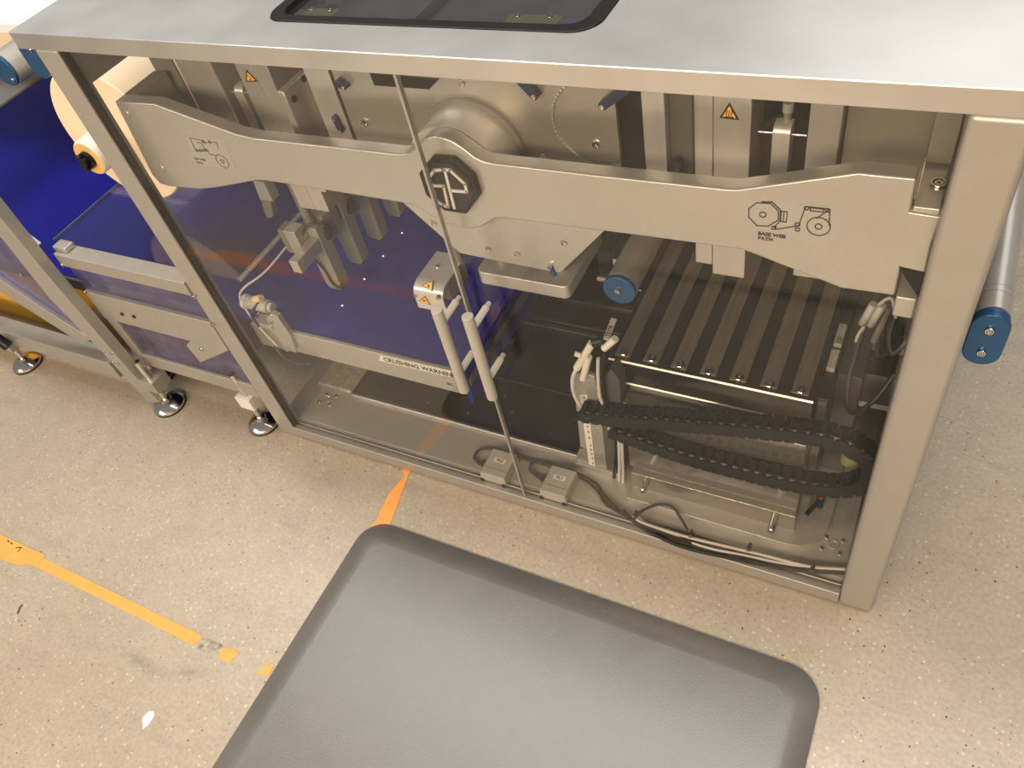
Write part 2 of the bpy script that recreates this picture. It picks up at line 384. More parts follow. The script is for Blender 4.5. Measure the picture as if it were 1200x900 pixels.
# raised bed plates bolted to the base
bed1 = B('bed_plate', cab, DARKST, 0.125, 0.715, 0.119, 0.245, 0.030, 0.0385, 0.001)
bed2 = B('bed_plate', cab, DARKST, 0.125, 0.430, 0.247, 0.860, 0.030, 0.0385, 0.001)
bed3 = B('bed_plate', cab, DARKST, 0.432, 0.735, 0.247, 0.860, 0.030, 0.0385, 0.001)
B('bed_edge', cab, STEEL, 0.125, 0.700, 0.1135, 0.119, 0.030, 0.0375, 0.0025)
for p in [(0.1149, 0.1444, 0.0395), (0.2117, 0.1431, 0.0395), (0.3058, 0.1424, 0.0395), (0.4009, 0.1433, 0.0395), (0.4940, 0.1471, 0.0395), (0.5816, 0.1460, 0.0395), (0.4560, 0.2064, 0.0395), (0.4878, 0.1722, 0.0395), (0.5052, 0.2423, 0.0395)]: screw(bed1, p, (0,0,1), 0.0035, 0.002)
B('bed_rail', cab, STEELX, 0.335, 0.735, 0.405, 0.416, 0.0385, 0.046, 0.001)
B('bed_rail', cab, STEELX, 0.335, 0.735, 0.424, 0.432, 0.0385, 0.046, 0.001)
B('bed_rail', cab, STEELX, 0.365, 0.735, 0.492, 0.505, 0.0385, 0.050, 0.001)
B('bed_plate', cab, PAD, 0.030, 0.122, 0.117, 0.210, 0.030, 0.042, 0.006)  # beige block added in place of floor showing through a cutout
# access wells over the levelling feet
for cx, cy in ((1.1133, 0.0847), (0.0775, 0.093)):
    bm = bmesh.new(); lathe(bm, (cx, cy, 0.0302), (0,0,1), [(0.0085,0.0),(0.0085,0.0012),(0.0062,0.0012),(0.0055,0.0003),(0,0.0003)], 20)
    wl = fin('access_well', bm, STEEL, cab)
    for dx, dy in ((-0.0124,0.009),(0.0123,0.011),(0.0118,-0.0138),(-0.0157,-0.0138)): screw(wl, (cx+dx, cy+dy, 0.0302), (0,0,1), 0.0034, 0.002)
# doors
def door(x0, x1, label):
    bm = bmesh.new(); box(bm, x0, x1, 0.004, 0.010, 0.0315, 0.858)
    d = fin('glass_door', bm, DOORG, cab); d['label'] = label
    return d
dl = door(0.0505, 0.5905, 'clear left door leaf with a tubular pull handle')
dr = door(0.5935, 1.1375, 'clear right door leaf with a tubular pull handle')
B('door_edge', dl, EDGEG, 0.5890, 0.5925, 0.0035, 0.0105, 0.0315, 0.858, 0.0)
for d, hx in ((dl, 0.5765), (dr, 0.6240)):
    bm = bmesh.new(); cyl(bm, (hx, -0.040, 0.379), (hx, -0.040, 0.546), 0.0082, 24)
    hb = fin('handle', bm, LGREY, d, bev=0.001)
    for z in (0.416, 0.520):
        bm = bmesh.new(); cyl(bm, (hx, -0.036, z), (hx, 0.0035, z), 0.0052, 16); cyl(bm, (hx, 0.0035, z), (hx, 0.0135, z), 0.0036, 16)
        fin('handle_standoff', bm, WHITE, d)
# ------------------------------------------------------------------ worktop
top = thing('worktop', 'stainless steel worktop with a black framed viewing window, lying on the cabinet', 'worktop', (0.59, 0.4, TOPZ))
hole = rrect(0.376, 0.802, 0.056, 0.74, 0.030)
bm = bmesh.new(); prism(bm, rrect(-0.0328, 1.2215, -0.0012, 0.93, 0.004, 2), XY, 0.8603, 0.8836, [hole])
fin('slab', bm, worn_steel(), top, bev=0.0028, seg=3)
bm = bmesh.new(); prism(bm, rrect(0.3765, 0.8015, 0.0565, 0.7395, 0.030), XY, 0.868, 0.8850, [rrect(0.392, 0.784, 0.071, 0.727, 0.022)])
fin('window_frame', bm, BLACK, top, bev=0.0012)
bm = bmesh.new(); prism(bm, rrect(0.386, 0.790, 0.065, 0.732, 0.024), XY, 0.8745, 0.8785)
fin('window_pane', bm, PANEG, top)
for x0, x1, x2, s in ((0.404, 0.452, 0.394, 1), (0.682, 0.745, 0.775, -1)):
    hp = B('hinge_plate', top, OLIVE, x0, x1, 0.080, 0.112, 0.8655, 0.8735, 0.001)
    lo, hi = (x2, x0-0.001) if s > 0 else (x1+0.001, x2)
    B('hinge_leaf', hp, BLGREY, lo, hi, 0.082, 0.108, 0.8655, 0.8735, 0.001)
    for fx in (0.2, 0.8): screw(hp, (x0+(x1-x0)*fx, 0.106, 0.8735), (0,0,1), 0.0035, 0.002)
# ------------------------------------------------------------------ cross beam
beam = thing('cross_beam', 'wide grey machined beam with a round boss and black emblem behind the clear doors', 'machine beam', (0.60, 0.03, 0.62))
outline = [(0.0575, 0.7690), (0.1393, 0.7714), (0.2707, 0.7372), (0.3010, 0.7336), (0.5397, 0.7354), (0.5545, 0.7383), (0.5675, 0.7480), (0.5838, 0.7614), (0.5983, 0.7663), (0.6109, 0.7657), (0.6226, 0.7620), (0.6305, 0.7572), (0.6373, 0.7522), (0.6477, 0.7436), (0.6579, 0.7390), (0.6757, 0.7379), (0.8004, 0.7380), (0.9404, 0.7396), (0.9525, 0.7407), (1.0624, 0.7742), (1.1121, 0.7746), (1.1131, 0.7378), (1.1395, 0.7366)] + [(1.1380, 0.7045), (1.1380, 0.6330)] + [(1.1387, 0.6670), (1.1159, 0.6695), (1.1164, 0.6320), (1.0642, 0.6309), (1.0419, 0.6382), (1.0150, 0.6464), (0.9601, 0.6636), (0.8544, 0.6623), (0.7259, 0.6596), (0.6796, 0.6591), (0.6666, 0.6590), (0.6553, 0.6565), (0.6436, 0.6479), (0.6317, 0.6392), (0.6153, 0.6332), (0.5997, 0.6319), (0.5812, 0.6348), (0.5660, 0.6406), (0.5527, 0.6488), (0.5386, 0.6582), (0.5096, 0.6593), (0.3907, 0.6615), (0.2840, 0.6627), (0.2667, 0.6604), (0.1774, 0.6363), (0.1366, 0.6275), (0.0695, 0.6230), (0.0483, 0.6249), (0.0413, 0.6416)]
Pr('beam_plate', beam, BEAMM, outline, XZ, 0.030, 0.0515, bev=0.0024, seg=4, clamp=False)
bm = bmesh.new(); cyl(bm, (0.600, 0.0525, 0.698), (0.600, 0.105, 0.698), 0.0675, 64)
fin('boss', bm, STEEL, beam)
bm = bmesh.new(); cyl(bm, (0.600, 0.100, 0.698), (0.600, 0.107, 0.698), 0.074, 64)
fin('boss_ring', bm, SIDEIN, beam)
hexp = [(0.0575, 0.0300, 0.7690), (0.0854, 0.0300, 0.7685)]
B('end_bracket', beam, SIDEIN, 0.056, 0.082, 0.0515, 0.1172, 0.655, 0.769, 0.002)
B('end_bracket', beam, BEAMM, 1.114, 1.138, 0.034, 0.115, 0.705, 0.742, 0.002)
B('end_bracket', beam, BEAMM, 1.118, 1.138, 0.034, 0.090, 0.600, 0.628, 0.002)
for p in [(0.0701, 0.0300, 0.7510), (0.0758, 0.0300, 0.6584)]: screw(beam, p, (0,-1,0), 0.0055, 0.002, STEEL)
screw(beam, (1.131, 0.07, 0.742), (0,0,1), 0.008, 0.004)
# emblem
em = Pr('emblem', beam, BLACK, [(0.5933, 0.7434), (0.6225, 0.7448), (0.6449, 0.7230), (0.6470, 0.6946), (0.6203, 0.6637), (0.5886, 0.6640), (0.5677, 0.6851), (0.5671, 0.7170)], XZ, 0.021, 0.030, bev=0.002)
Pr('emblem_field', em, RUBBER, [(0.5954, 0.7378), (0.6192, 0.7383), (0.6376, 0.7198), (0.6396, 0.6949), (0.6199, 0.6722), (0.5942, 0.6728), (0.5751, 0.6907), (0.5751, 0.7171)], XZ, 0.0203, 0.0212)
E = lambda pts: pts
bm = bmesh.new()
sp = [(0.5820, 0.7138), (0.5931, 0.7262), (0.6034, 0.7287)]
ribbon(bm, sp, 0.0036, XZ, 0.0185, 0.0205)
sp = [(0.5813, 0.7031), (0.6007, 0.7048), (0.5984, 0.6736), (0.5913, 0.6747), (0.5834, 0.6811)]
ribbon(bm, sp, 0.0036, XZ, 0.0185, 0.0205)
fin('emblem_letter', bm, mat('letter_metal', (0.60, 0.58, 0.54), 0.2, 0.4, 0.02, 20), em)
bm = bmesh.new()
sp = [(0.6090, 0.7294), (0.6072, 0.6730)]
ribbon(bm, sp, 0.0036, XZ, 0.0185, 0.0205)
sp = [(0.6090, 0.7294), (0.6162, 0.7297), (0.6326, 0.7119), (0.6321, 0.7008), (0.6096, 0.6995)]
ribbon(bm, sp, 0.0036, XZ, 0.0185, 0.0205)
fin('emblem_letter', bm, mat('letter_metal', (0.60, 0.58, 0.54), 0.2, 0.4, 0.02, 20), em)
# web path stickers
st = Pr('sticker', beam, STICK, [(0.9632, 0.7302), (1.0429, 0.7329), (1.0463, 0.6855), (0.9636, 0.6806)], XZ, 0.0297, 0.0303)
st['label'] = 'base web path diagram sticker'
bm = bmesh.new(); T0, T1 = 0.0292, 0.0298
oct1 = [(0.9728, 0.7283), (0.9863, 0.7293), (0.9943, 0.7216), (0.9950, 0.7099), (0.9853, 0.7006), (0.9741, 0.6993), (0.9654, 0.7089), (0.9650, 0.7197)]
ribbon(bm, oct1, 0.0011, XZ, T0, T1, True)
web = [(0.9778, 0.7301), (0.9878, 0.7311), (0.9963, 0.7229), (0.9968, 0.7091), (0.9914, 0.7000), (0.9941, 0.6982), (1.0155, 0.7062), (1.0200, 0.7308), (1.0416, 0.7312), (1.0410, 0.7289), (1.0317, 0.7180)]
ribbon(bm, web, 0.0011, XZ, T0, T1)
dsh = [(1.0429, 0.7281), (1.0432, 0.7230), (1.0434, 0.7210), (1.0437, 0.7168), (1.0438, 0.7153), (1.0441, 0.7116)]
for i in (0, 2, 4): ribbon(bm, dsh[i:i+2], 0.0010, XZ, T0, T1)
def circ(bm, c, r, wd, n=20): ribbon(bm, ngon(c[0], c[1], r, n), wd, XZ, T0, T1, True)
for c, r in zip([(0.9794, 0.7144), (0.9912, 0.6994), (1.0141, 0.7076), (1.0146, 0.7014), (1.0210, 0.7288), (1.0410, 0.7294), (1.0344, 0.7084), (1.0344, 0.7084)], (0.0032, 0.0022, 0.0022, 0.0022, 0.0020, 0.0020, 0.0032, 0.0112)): circ(bm, c, r, 0.0010)
ribbon(bm, [(0.9972, 0.7215), (1.0031, 0.7216), (1.0031, 0.7087), (0.9975, 0.7088)], 0.0009, XZ, T0, T1, True)
ribbon(bm, [(0.9998, 0.7214), (1.0001, 0.7086)], 0.0009, XZ, T0, T1)
ribbon(bm, [(1.0245, 0.7299), (1.0373, 0.7303), (1.0373, 0.7267), (1.0248, 0.7263)], 0.0011, XZ, T0, T1, True)
fin('diagram', bm, INK, st)
o3 = [(0.9755, 0.0294, 0.6878), (0.9758, 0.0294, 0.6816)]
text('lettering', st, INK, 'BASE WEB', 0.0062, o3[0], (1,0,0), (0,0,1), 0.00025)
text('lettering', st, INK, 'PATH', 0.0062, o3[1], (1,0,0), (0,0,1), 0.00025)
s2 = Pr('sticker', beam, STICK, [(0.1719, 0.7239), (0.2439, 0.7265), (0.2388, 0.6771), (0.1544, 0.6741)], XZ, 0.0297, 0.0303)
s2['label'] = 'top web path diagram sticker'
bm = bmesh.new()
ribbon(bm, [(0.1765, 0.7226), (0.1744, 0.7014), (0.1788, 0.7004), (0.1996, 0.7042), (0.2002, 0.6972), (0.2148, 0.6967)], 0.0011, XZ, T0, T1)
ribbon(bm, [(0.1765, 0.7226), (0.1994, 0.7195), (0.2024, 0.7163), (0.2156, 0.7191), (0.2273, 0.7196), (0.2240, 0.7103)], 0.0011, XZ, T0, T1)
ribbon(bm, [(0.1863, 0.7146), (0.1957, 0.7163), (0.1954, 0.7079)], 0.0010, XZ, T0, T1)
c0 = [(0.2185, 0.6879), (0.2185, 0.6879), (0.2130, 0.7188), (0.2011, 0.7183), (0.1775, 0.7010), (0.1848, 0.7018), (0.1925, 0.7034), (0.1978, 0.7040)]
for c, r in zip(c0, (0.0108, 0.0028, 0.0022, 0.0024, 0.0020, 0.0022, 0.0022, 0.0020)): circ(bm, c, r, 0.0010, 16)
fin('diagram', bm, FAINT, s2)
o3 = [(0.1615, 0.0294, 0.6841), (0.1615, 0.0294, 0.6776)]
text('lettering', s2, FAINT, 'TOP WEB', 0.0052, o3[0], (1,0,0), (0,0,1), 0.0002)
text('lettering', s2, FAINT, 'PATH', 0.0052, o3[1], (1,0,0), (0,0,1), 0.0002)
text('lettering', beam, STICK, 'precision', 0.006, [(1.0707, 0.0296, 0.7628)][0], (1,0,0), (0,0,1)) if False else None
# apron under the boss
ap = Pr('apron', beam, BEAMM, [(0.4766, 0.6439), (0.4980, 0.6415), (0.5620, 0.5727), (0.5694, 0.5650), (0.5815, 0.5643), (0.7147, 0.5599), (0.7227, 0.5638), (0.7952, 0.6480), (0.7182, 0.6557), (0.6221, 0.6536)], XZ, 0.0525, 0.060, bev=0.001)
for p in [(0.5407, 0.0525, 0.6134), (0.6174, 0.0525, 0.5831), (0.6610, 0.0525, 0.5826), (0.7333, 0.0525, 0.6145)]: screw(ap, p, (0,-1,0), 0.0048, 0.002)
p0 = [(0.7078, 0.0520, 0.5717), (0.7116, 0.0520, 0.5562)]
Cy('lever', ap, BLUE, p0[0], p0[1], 0.0035, 12); screw(ap, p0[0], (0,-1,0), 0.0032, 0.005)
# ------------------------------------------------------------------ tray block under the apron
tr = thing('deflector_bar', 'polished steel bar with rounded corners hanging under the beam apron', 'machine part', (0.66, 0.10, 0.516))
Pr('bar', tr, STEEL, rrect(0.588, 0.7285, 0.050, 0.180, 0.010), XY, 0.516, 0.5385, bev=0.0018, seg=3)
Cy('post', tr, SIDEIN, (0.705, 0.085, 0.5385), (0.705, 0.085, 0.585), 0.008)
Cy('post', tr, SIDEIN, (0.612, 0.085, 0.5385), (0.612, 0.085, 0.60), 0.008)
# ------------------------------------------------------------------ mounting plate behind the beam
mp_ = thing('mounting_plate', 'grey mounting plate with blue levers and bolts behind the beam', 'machine plate', (0.6, 0.107, 0.60))
bm = bmesh.new(); prism(bm, [(0.408,0.60),(0.796,0.60),(0.796,0.855),(0.408,0.855)], XZ, 0.107, 0.115)
plate = fin('plate', bm, PLATEX, mp_, bev=0.001)
bm = bmesh.new(); ribbon(bm, [(0.7715+0.055*math.cos(math.radians(a)), 0.752+0.055*math.sin(math.radians(a))) for a in range(66, 295, 6)], 0.0025, XZ, 0.1045, 0.107); fin('groove_ring', bm, STEEL, mp_)
for p in [(0.4340, 0.1070, 0.7226), (0.7676, 0.1070, 0.7239), (0.6949, 0.1070, 0.6992), (0.6020, 0.1070, 0.7905)]: screw(mp_, p, (0,-1,0), 0.0050, 0.003)
B('window_reflection_panel', mp_, PLATEX, 0.408, 0.796, 0.115, 0.72, 0.848, 0.854, 0.001)  # grey sheet added under the pane for the ceiling's reflection in it
B('strap', mp_, BLACK, 0.545, 0.563, 0.07, 0.70, 0.8545, 0.8575, 0.001)
def lever(a, b, r=0.0050):
    bm = bmesh.new(); a = Vector(a); b = Vector(b); d = (b-a); L = d.length; d.normalize(); n = Vector((-d.z, 0, d.x))
    pts = []
    ang = math.atan2(d.z, d.x)
    for i in range(9): t = ang + math.pi/2 + math.pi*i/8; pts.append((a.x + r*math.cos(t), a.z + r*math.sin(t)))
    for i in range(5): t = ang - math.pi/2 + math.pi*i/4; pts.append((b.x + r*1.25*math.cos(t), b.z + r*1.25*math.sin(t)))
    prism(bm, pts, XZ, 0.096, 0.107); o = fin('lever', bm, NAVY, mp_, bev=0.001); screw(o, (a.x, 0.096, a.z), (0,-1,0), r*0.62, 0.002)
for a, b in zip([(0.7019, 0.1000, 0.7863), (0.7847, 0.1000, 0.7801)], [(0.6870, 0.1000, 0.8053), (0.8124, 0.1000, 0.8015)]): lever(a, b)
a, b = [(0.4276, 0.1000, 0.7782), (0.4198, 0.1000, 0.7824)]; lever(a, b, 0.004)
Pr('slot_cover', mp_, BLACK, [(0.4712, 0.7971), (0.5723, 0.7943), (0.5547, 0.7803), (0.4726, 0.7799)], XZ, 0.1035, 0.107, bev=0.0006)
# ------------------------------------------------------------------ web stations (left and right housings)
def station(name, label, cat, boxes, mats, y0, y1, loc):
    t = thing(name, label, cat, loc)
    for (x0, x1, z0, z1), m, nm in zip(boxes, mats, ['housing', 'cover', 'housing', 'cover', 'housing', 'cover']):
        B(nm, t, m, x0, x1, y0, y1, z0, z1, 0.0012)
    return t
sr = station('right_web_housing', 'tall steel housing with a hot surface warning triangle above the ribbed press block', 'machine housing',
    [(0.877,0.8985,0.545,0.855),(0.899,0.940,0.530,0.855),(0.999,1.031,0.548,0.855)], [STEEL, STEEL, STEEL], 0.130, 0.205, (0.93, 0.15, 0.53))
sl = station('left_web_housing', 'steel housing with a warning triangle behind the left part of the beam', 'machine housing',
    [(0.213,0.2445,0.530,0.855),(0.245,0.2735,0.530,0.855)], [STEEL, STEEL], 0.130, 0.205, (0.24, 0.15, 0.53))
def warn_tri(parent, P, y):
    bm = bmesh.new(); prism(bm, P, XZ, y-0.0006, y); t = fin('warning_sign', bm, INK, parent)
    c = (sum(p[0] for p in P)/3, sum(p[1] for p in P)/3)
    Q = [(c[0]+(p[0]-c[0])*0.66, c[1]+(p[1]-c[1])*0.66) for p in P]
    bm = bmesh.new(); prism(bm, Q, XZ, y-0.0010, y-0.0006); fin('warning_field', bm, WARN, t)
    return t, c
wt, c = warn_tri(sr, [(0.9164, 0.7762), (0.9274, 0.7559), (0.9057, 0.7566)], 0.130)
bm = bmesh.new()
for dx in (-0.0026, 0, 0.0026):
    ribbon(bm, [(c[0]+dx, c[1]-0.0022), (c[0]+dx-0.0007, c[1]), (c[0]+dx+0.0007, c[1]+0.002), (c[0]+dx, c[1]+0.0042)], 0.0008, XZ, 0.1284, 0.1290)
ribbon(bm, [(c[0]-0.0046, c[1]-0.0036), (c[0]+0.0046, c[1]-0.0036)], 0.0010, XZ, 0.1284, 0.1290)
fin('warning_symbol', bm, INK, wt)
wt, c = warn_tri(sl, [(0.2323, 0.7738), (0.2447, 0.7558), (0.2213, 0.7542)], 0.130)
bm = bmesh.new(); ribbon(bm, [(c[0]-0.003, c[1]-0.003), (c[0]+0.003, c[1]-0.002), (c[0]-0.002, c[1]+0.004)], 0.0008, XZ, 0.1284, 0.1290); fin('warning_symbol', bm, INK, wt)
# grey panels between the housings
pan = thing('inner_panel', 'plain grey panel between the beam and the right web housing', 'machine panel', (0.85, 0.2, 0.6))
B('panel', pan, STEEL, 0.8245, 0.8505, 0.112, 0.140, 0.60, 0.855, 0.001)
B('panel', pan, DGREY, 0.8505, 0.8770, 0.125, 0.140, 0.60, 0.855, 0.001)
B('latch', pan, NAVY, 0.8560, 0.8660, 0.112, 0.125, 0.640, 0.7075, 0.003)
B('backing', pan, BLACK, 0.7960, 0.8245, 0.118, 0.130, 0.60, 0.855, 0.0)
pr2 = thing('corner_panel', 'bright steel panel at the right end of the cabinet, above the beam', 'machine panel', (1.07, 0.15, 0.6))
B('panel', pr2, PLATEX, 1.033, 1.1150, 0.150, 0.160, 0.60, 0.855, 0.001)
B('flange', pr2, SIDEIN, 1.1150, 1.1380, 0.100, 0.160, 0.745, 0.815, 0.001)
# clamping pillars with cross pins
def clamp(cx, zt, label, w_=0.0095, knob=True):
    t = thing('clamp_pillar', label, 'machine clamp', (cx, 0.16, 0.58))
    bm = bmesh.new(); prism(bm, [(0.130,0.60),(0.130,zt-0.008),(0.1325,zt-0.003),(0.137,zt),(0.150,zt),(0.150,0.60)], YZ, cx-w_, cx+w_)
    fin('pillar', bm, STEEL, t, bev=0.001)
    Cy('cross_pin', t, CHROME, (cx-w_*2.65, 0.136, zt-0.0105), (cx+w_*2.65, 0.136, zt-0.0105), 0.0018, 12)
    if knob:
        Cy('stem', t, SIDEIN, (cx+0.002, 0.146, zt), (cx+0.002, 0.146, zt+0.010), 0.0042, 14)
        Cy('knob', t, STEEL, (cx+0.002, 0.146, zt+0.010), (cx+0.002, 0.146, zt+0.021), 0.0058, 14)
    return t
clamp(0.9722, 0.7505, 'steel clamp pillar with cross pin and knob in the dark slot at the right')
clamp(0.1945, 0.7425, 'steel clamp pillar with a cross pin left of the left web housing', 0.0085, False)
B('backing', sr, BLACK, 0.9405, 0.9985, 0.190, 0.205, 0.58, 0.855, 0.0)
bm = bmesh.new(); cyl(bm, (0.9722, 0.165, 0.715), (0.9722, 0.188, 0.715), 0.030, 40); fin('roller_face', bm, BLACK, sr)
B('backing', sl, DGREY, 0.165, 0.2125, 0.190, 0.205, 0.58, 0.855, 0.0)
# left: pale block, arm block and lever column
lb = thing('guide_block', 'pale rounded guide block at the far left behind the beam', 'machine part', (0.128, 0.15, 0.58))
B('backing', lb, SIDEIN, 0.047, 0.0925, 0.126, 0.130, 0.600, 0.855, 0.0)
Pr('block', lb, BEAMM, rrect(0.093, 0.165, 0.58, 0.80, 0.012), XZ, 0.130, 0.215, bev=0.003)
arm = thing('web_guide_arm', 'steel arm block with two socket screws pointing forward beside the left web housing', 'machine part', (0.292, 0.1, 0.6))
p = [(0.3093, 0.0960), (0.3246, 0.0946), (0.3492, 0.1415), (0.3310, 0.1441)]
a0 = [(0.3102, 0.0950, 0.7655), (0.3220, 0.0950, 0.7651)]
AX0, AX1 = a0[0][0], a0[1][0]; AZ = a0[0][2]
B('arm', arm, BEAMM, AX0, AX1, 0.095, 0.150, 0.600, AZ, 0.002)
for p in ((AX1, 0.108, AZ-0.018), (AX1, 0.140, AZ-0.006)): screw(arm, p, (1,0,0), 0.0052, 0.0015, DARKST)
B('upright', arm, STEEL, AX1, AX1+0.020, 0.150, 0.185, 0.600, 0.855, 0.002)
B('upright', arm, SIDEIN, AX1+0.020, AX1+0.046, 0.160, 0.185, 0.600, 0.855, 0.001)
lc = thing('lever_column', 'grey column with an oblong blue lever left of the mounting plate', 'machine part', (0.365, 0.12, 0.58))
B('column', lc, STEEL, 0.352, 0.394, 0.1155, 0.160, 0.600, 0.855, 0.001)
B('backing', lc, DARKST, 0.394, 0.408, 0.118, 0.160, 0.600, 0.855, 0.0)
a, b = [(0.3796, 0.1100, 0.7210), (0.3821, 0.1100, 0.7027)]
bm = bmesh.new(); d = Vector((b[0]-a[0], b[2]-a[2])); ang = math.atan2(d.y, d.x)
pts = [(a[0]+0.0045*math.cos(ang+math.pi/2+math.pi*i/8), a[2]+0.0045*math.sin(ang+math.pi/2+math.pi*i/8)) for i in range(9)] + [(b[0]+0.0045*math.cos(ang-math.pi/2+math.pi*i/8), b[2]+0.0045*math.sin(ang-math.pi/2+math.pi*i/8)) for i in range(9)]
prism(bm, pts, XZ, 0.1085, 0.1155); lv = fin('lever', bm, NAVY, lc, bev=0.001)
screw(lv, (a[0], 0.1085, a[2]), (0,-1,0), 0.0028, 0.002); screw(lv, (b[0], 0.1085, b[2]), (0,-1,0), 0.0028, 0.002)
# ------------------------------------------------------------------ guide roller with blue cap
gr = thing('guide_roller', 'steel guide roller with a blue end cap beside the ribbed press block', 'roller', (0.778, 0.3, 0.475))
gc = (0.7785, 0.4990)
bm = bmesh.new(); cyl(bm, (gc[0], 0.108, gc[1]), (gc[0], 0.56, gc[1]), 0.0232, 40); fin('roller', bm, BEAMM, gr)
bm = bmesh.new(); cyl(bm, (gc[0], 0.100, gc[1]), (gc[0], 0.1075, gc[1]), 0.0238, 40); fin('end_cap', bm, BLUE, gr, bev=0.0015)
screw(gr, (gc[0]-0.0015, 0.100, gc[1]), (0,-1,0), 0.0045, 0.003)
Cy('pin', gr, CHROME, (gc[0]+0.022, 0.112, gc[1]-0.004), (gc[0]+0.0285, 0.112, gc[1]-0.004), 0.0012, 8)
so = thing('solenoid_valve', 'black solenoid valve with a bright end plate behind the guide roller cap', 'machine part', (0.735, 0.25, 0.40))
B('body', so, BLACK, 0.700, 0.724, 0.205, 0.255, 0.420, 0.470, 0.002)
B('end_plate', so, CHROME, 0.724, 0.740, 0.205, 0.212, 0.410, 0.458, 0.002)
Tb('cable', so, BLACK, [(0.712,0.25,0.42),(0.700,0.27,0.40),(0.69,0.31,0.43),(0.705,0.36,0.47),(0.73,0.40,0.50)], 0.004)
Cy('nipple', so, SIDEIN, (0.695,0.21,0.408), (0.735,0.21,0.408), 0.005, 12)
# ------------------------------------------------------------------ ribbed press block
pb = thing('press_block', 'heavy steel press block with dark and bright ribs bolted on a rounded base', 'machine block', (0.90, 0.2, 0.03))
Pr('foot_plate', pb, BEAMM, [(0.770,0.056),(1.045,0.055),(1.063,0.0575),(1.079,0.067),(1.091,0.081),(1.0985,0.100),(1.1010,0.125),(1.1010,0.50),(0.770,0.50)], XY, 0.030, 0.0405, bev=0.001)
Pr('flange', pb, STEELX, [(0.770,0.0405),(1.0500,0.0405),(1.0500,0.0815),(0.770,0.0815)], XZ, 0.083, 0.50, bev=0.001)
Pr('body', pb, STEELX, [(0.7640,0.0815),(1.0485,0.0815),(1.0485,0.255),(0.7640,0.255)], XZ, 0.0975, 0.46, bev=0.001)
Pr('neck', pb, SIDEIN, [(0.7480,0.255),(1.0470,0.255),(1.0470,0.268),(0.7480,0.268)], XZ, 0.135, 0.46, bev=0.0)
slab = Pr('top_slab', pb, SLABM, [(0.7345,0.268),(1.0455,0.268),(1.0455,0.3195),(0.7345,0.3195)], XZ, 0.1285, 0.56, bev=0.0016, seg=4)
Pr('edge_highlight', pb, BRIGHT, [(0.1268,0.3178),(0.1290,0.3200),(0.1290,0.3178)], YZ, 0.7350, 1.0452)  # pale strip painted in for light caught on the slab's top edge
Pr('edge_highlight', pb, BRIGHT, [(0.1268,0.2676),(0.1285,0.2693),(0.1285,0.2676)], YZ, 0.7400, 1.0150)  # same painted highlight along the slab's lower edge
sx = [p[0] for p in [(0.7551, 0.1435, 0.3208), (0.8014, 0.1434, 0.3208), (0.8463, 0.1433, 0.3208), (0.8916, 0.1419, 0.3208), (0.9362, 0.1425, 0.3208), (0.9810, 0.1419, 0.3208), (1.0253, 0.1432, 0.3208)]]
sxy = [(0.7551, 0.1435, 0.3208), (0.8014, 0.1434, 0.3208), (0.8463, 0.1433, 0.3208), (0.8916, 0.1419, 0.3208), (0.9362, 0.1425, 0.3208), (0.9810, 0.1419, 0.3208), (1.0253, 0.1432, 0.3208)]
for i, (x, y, z) in enumerate(sxy):
    wdt = 0.0225
    B('rib', pb, SLAT, x-0.0130, x-0.0130+wdt+0.002, 0.1370, 0.56, 0.3195, 0.3208, 0.0005)
    sc = screw(pb, (x, y, 0.3208), (0,0,1), 0.0068, 0.0030)
for x, y, z in ((0.8005, 0.083, 0.074), (1.0180, 0.083, 0.0625)):
    Cy('clamp_screw', pb, CHROME, (x, 0.058, z), (x, 0.083, z), 0.0062, 18, bev=0.0006)
    screw(pb, (x, 0.058, z), (0,-1,0), 0.0056, 0.002)
Pr('side_plate', pb, SIDEIN, [(1.0485,0.0405),(1.062,0.0405),(1.062,0.300),(1.0485,0.300)], XZ, 0.15, 0.5, bev=0.001)
lvp = [(1.0627, 0.1124, 0.0520), (1.0778, 0.1435, 0.0520)]
bm = bmesh.new(); tube(bm, [lvp[0], ((lvp[0][0]+lvp[1][0])/2, (lvp[0][1]+lvp[1][1])/2, 0.056), lvp[1]], 0.0038, 10); cyl(bm, (lvp[1][0], lvp[1][1], 0.0405), (lvp[1][0], lvp[1][1], 0.064), 0.0065, 16)
lo = fin('clamp_lever', bm, BLACK, pb)
Cy('lever_button', lo, RED, (lvp[1][0], lvp[1][1], 0.064), (lvp[1][0], lvp[1][1], 0.0665), 0.0042, 14)
# ------------------------------------------------------------------ cable carrier (drag chain)
cc = thing('cable_carrier', 'black plastic cable carrier chain looping across the front of the press block', 'cable chain', (0.95, 0.08, 0.17))
def link_mesh():
    bm = bmesh.new(); L, W, Hh, t = 0.0182, 0.028, 0.0255, 0.0030
    for s in (-1, 1):
        y = s*(W/2 - t/2)
        prism(bm, [(-L*0.54,-Hh*0.30),(-L*0.36,-Hh*0.5),(L*0.30,-Hh*0.5),(L*0.42,-Hh*0.36),(L*0.42,Hh*0.36),(L*0.30,Hh*0.5),(-L*0.36,Hh*0.5),(-L*0.54,Hh*0.30)], XZ, y-t/2, y+t/2)
    box(bm, -L*0.30, L*0.10, -W/2+t, W/2-t, Hh*0.40, Hh*0.56)
    box(bm, -L*0.30, L*0.10, -W/2+t, W/2-t, -Hh*0.5, -Hh*0.36)
    bmesh.ops.recalc_face_normals(bm, faces=bm.faces[:]); me = bpy.data.meshes.new('link'); bm.to_mesh(me); bm.free(); me.materials.append(BLACK); return me
LM = link_mesh()
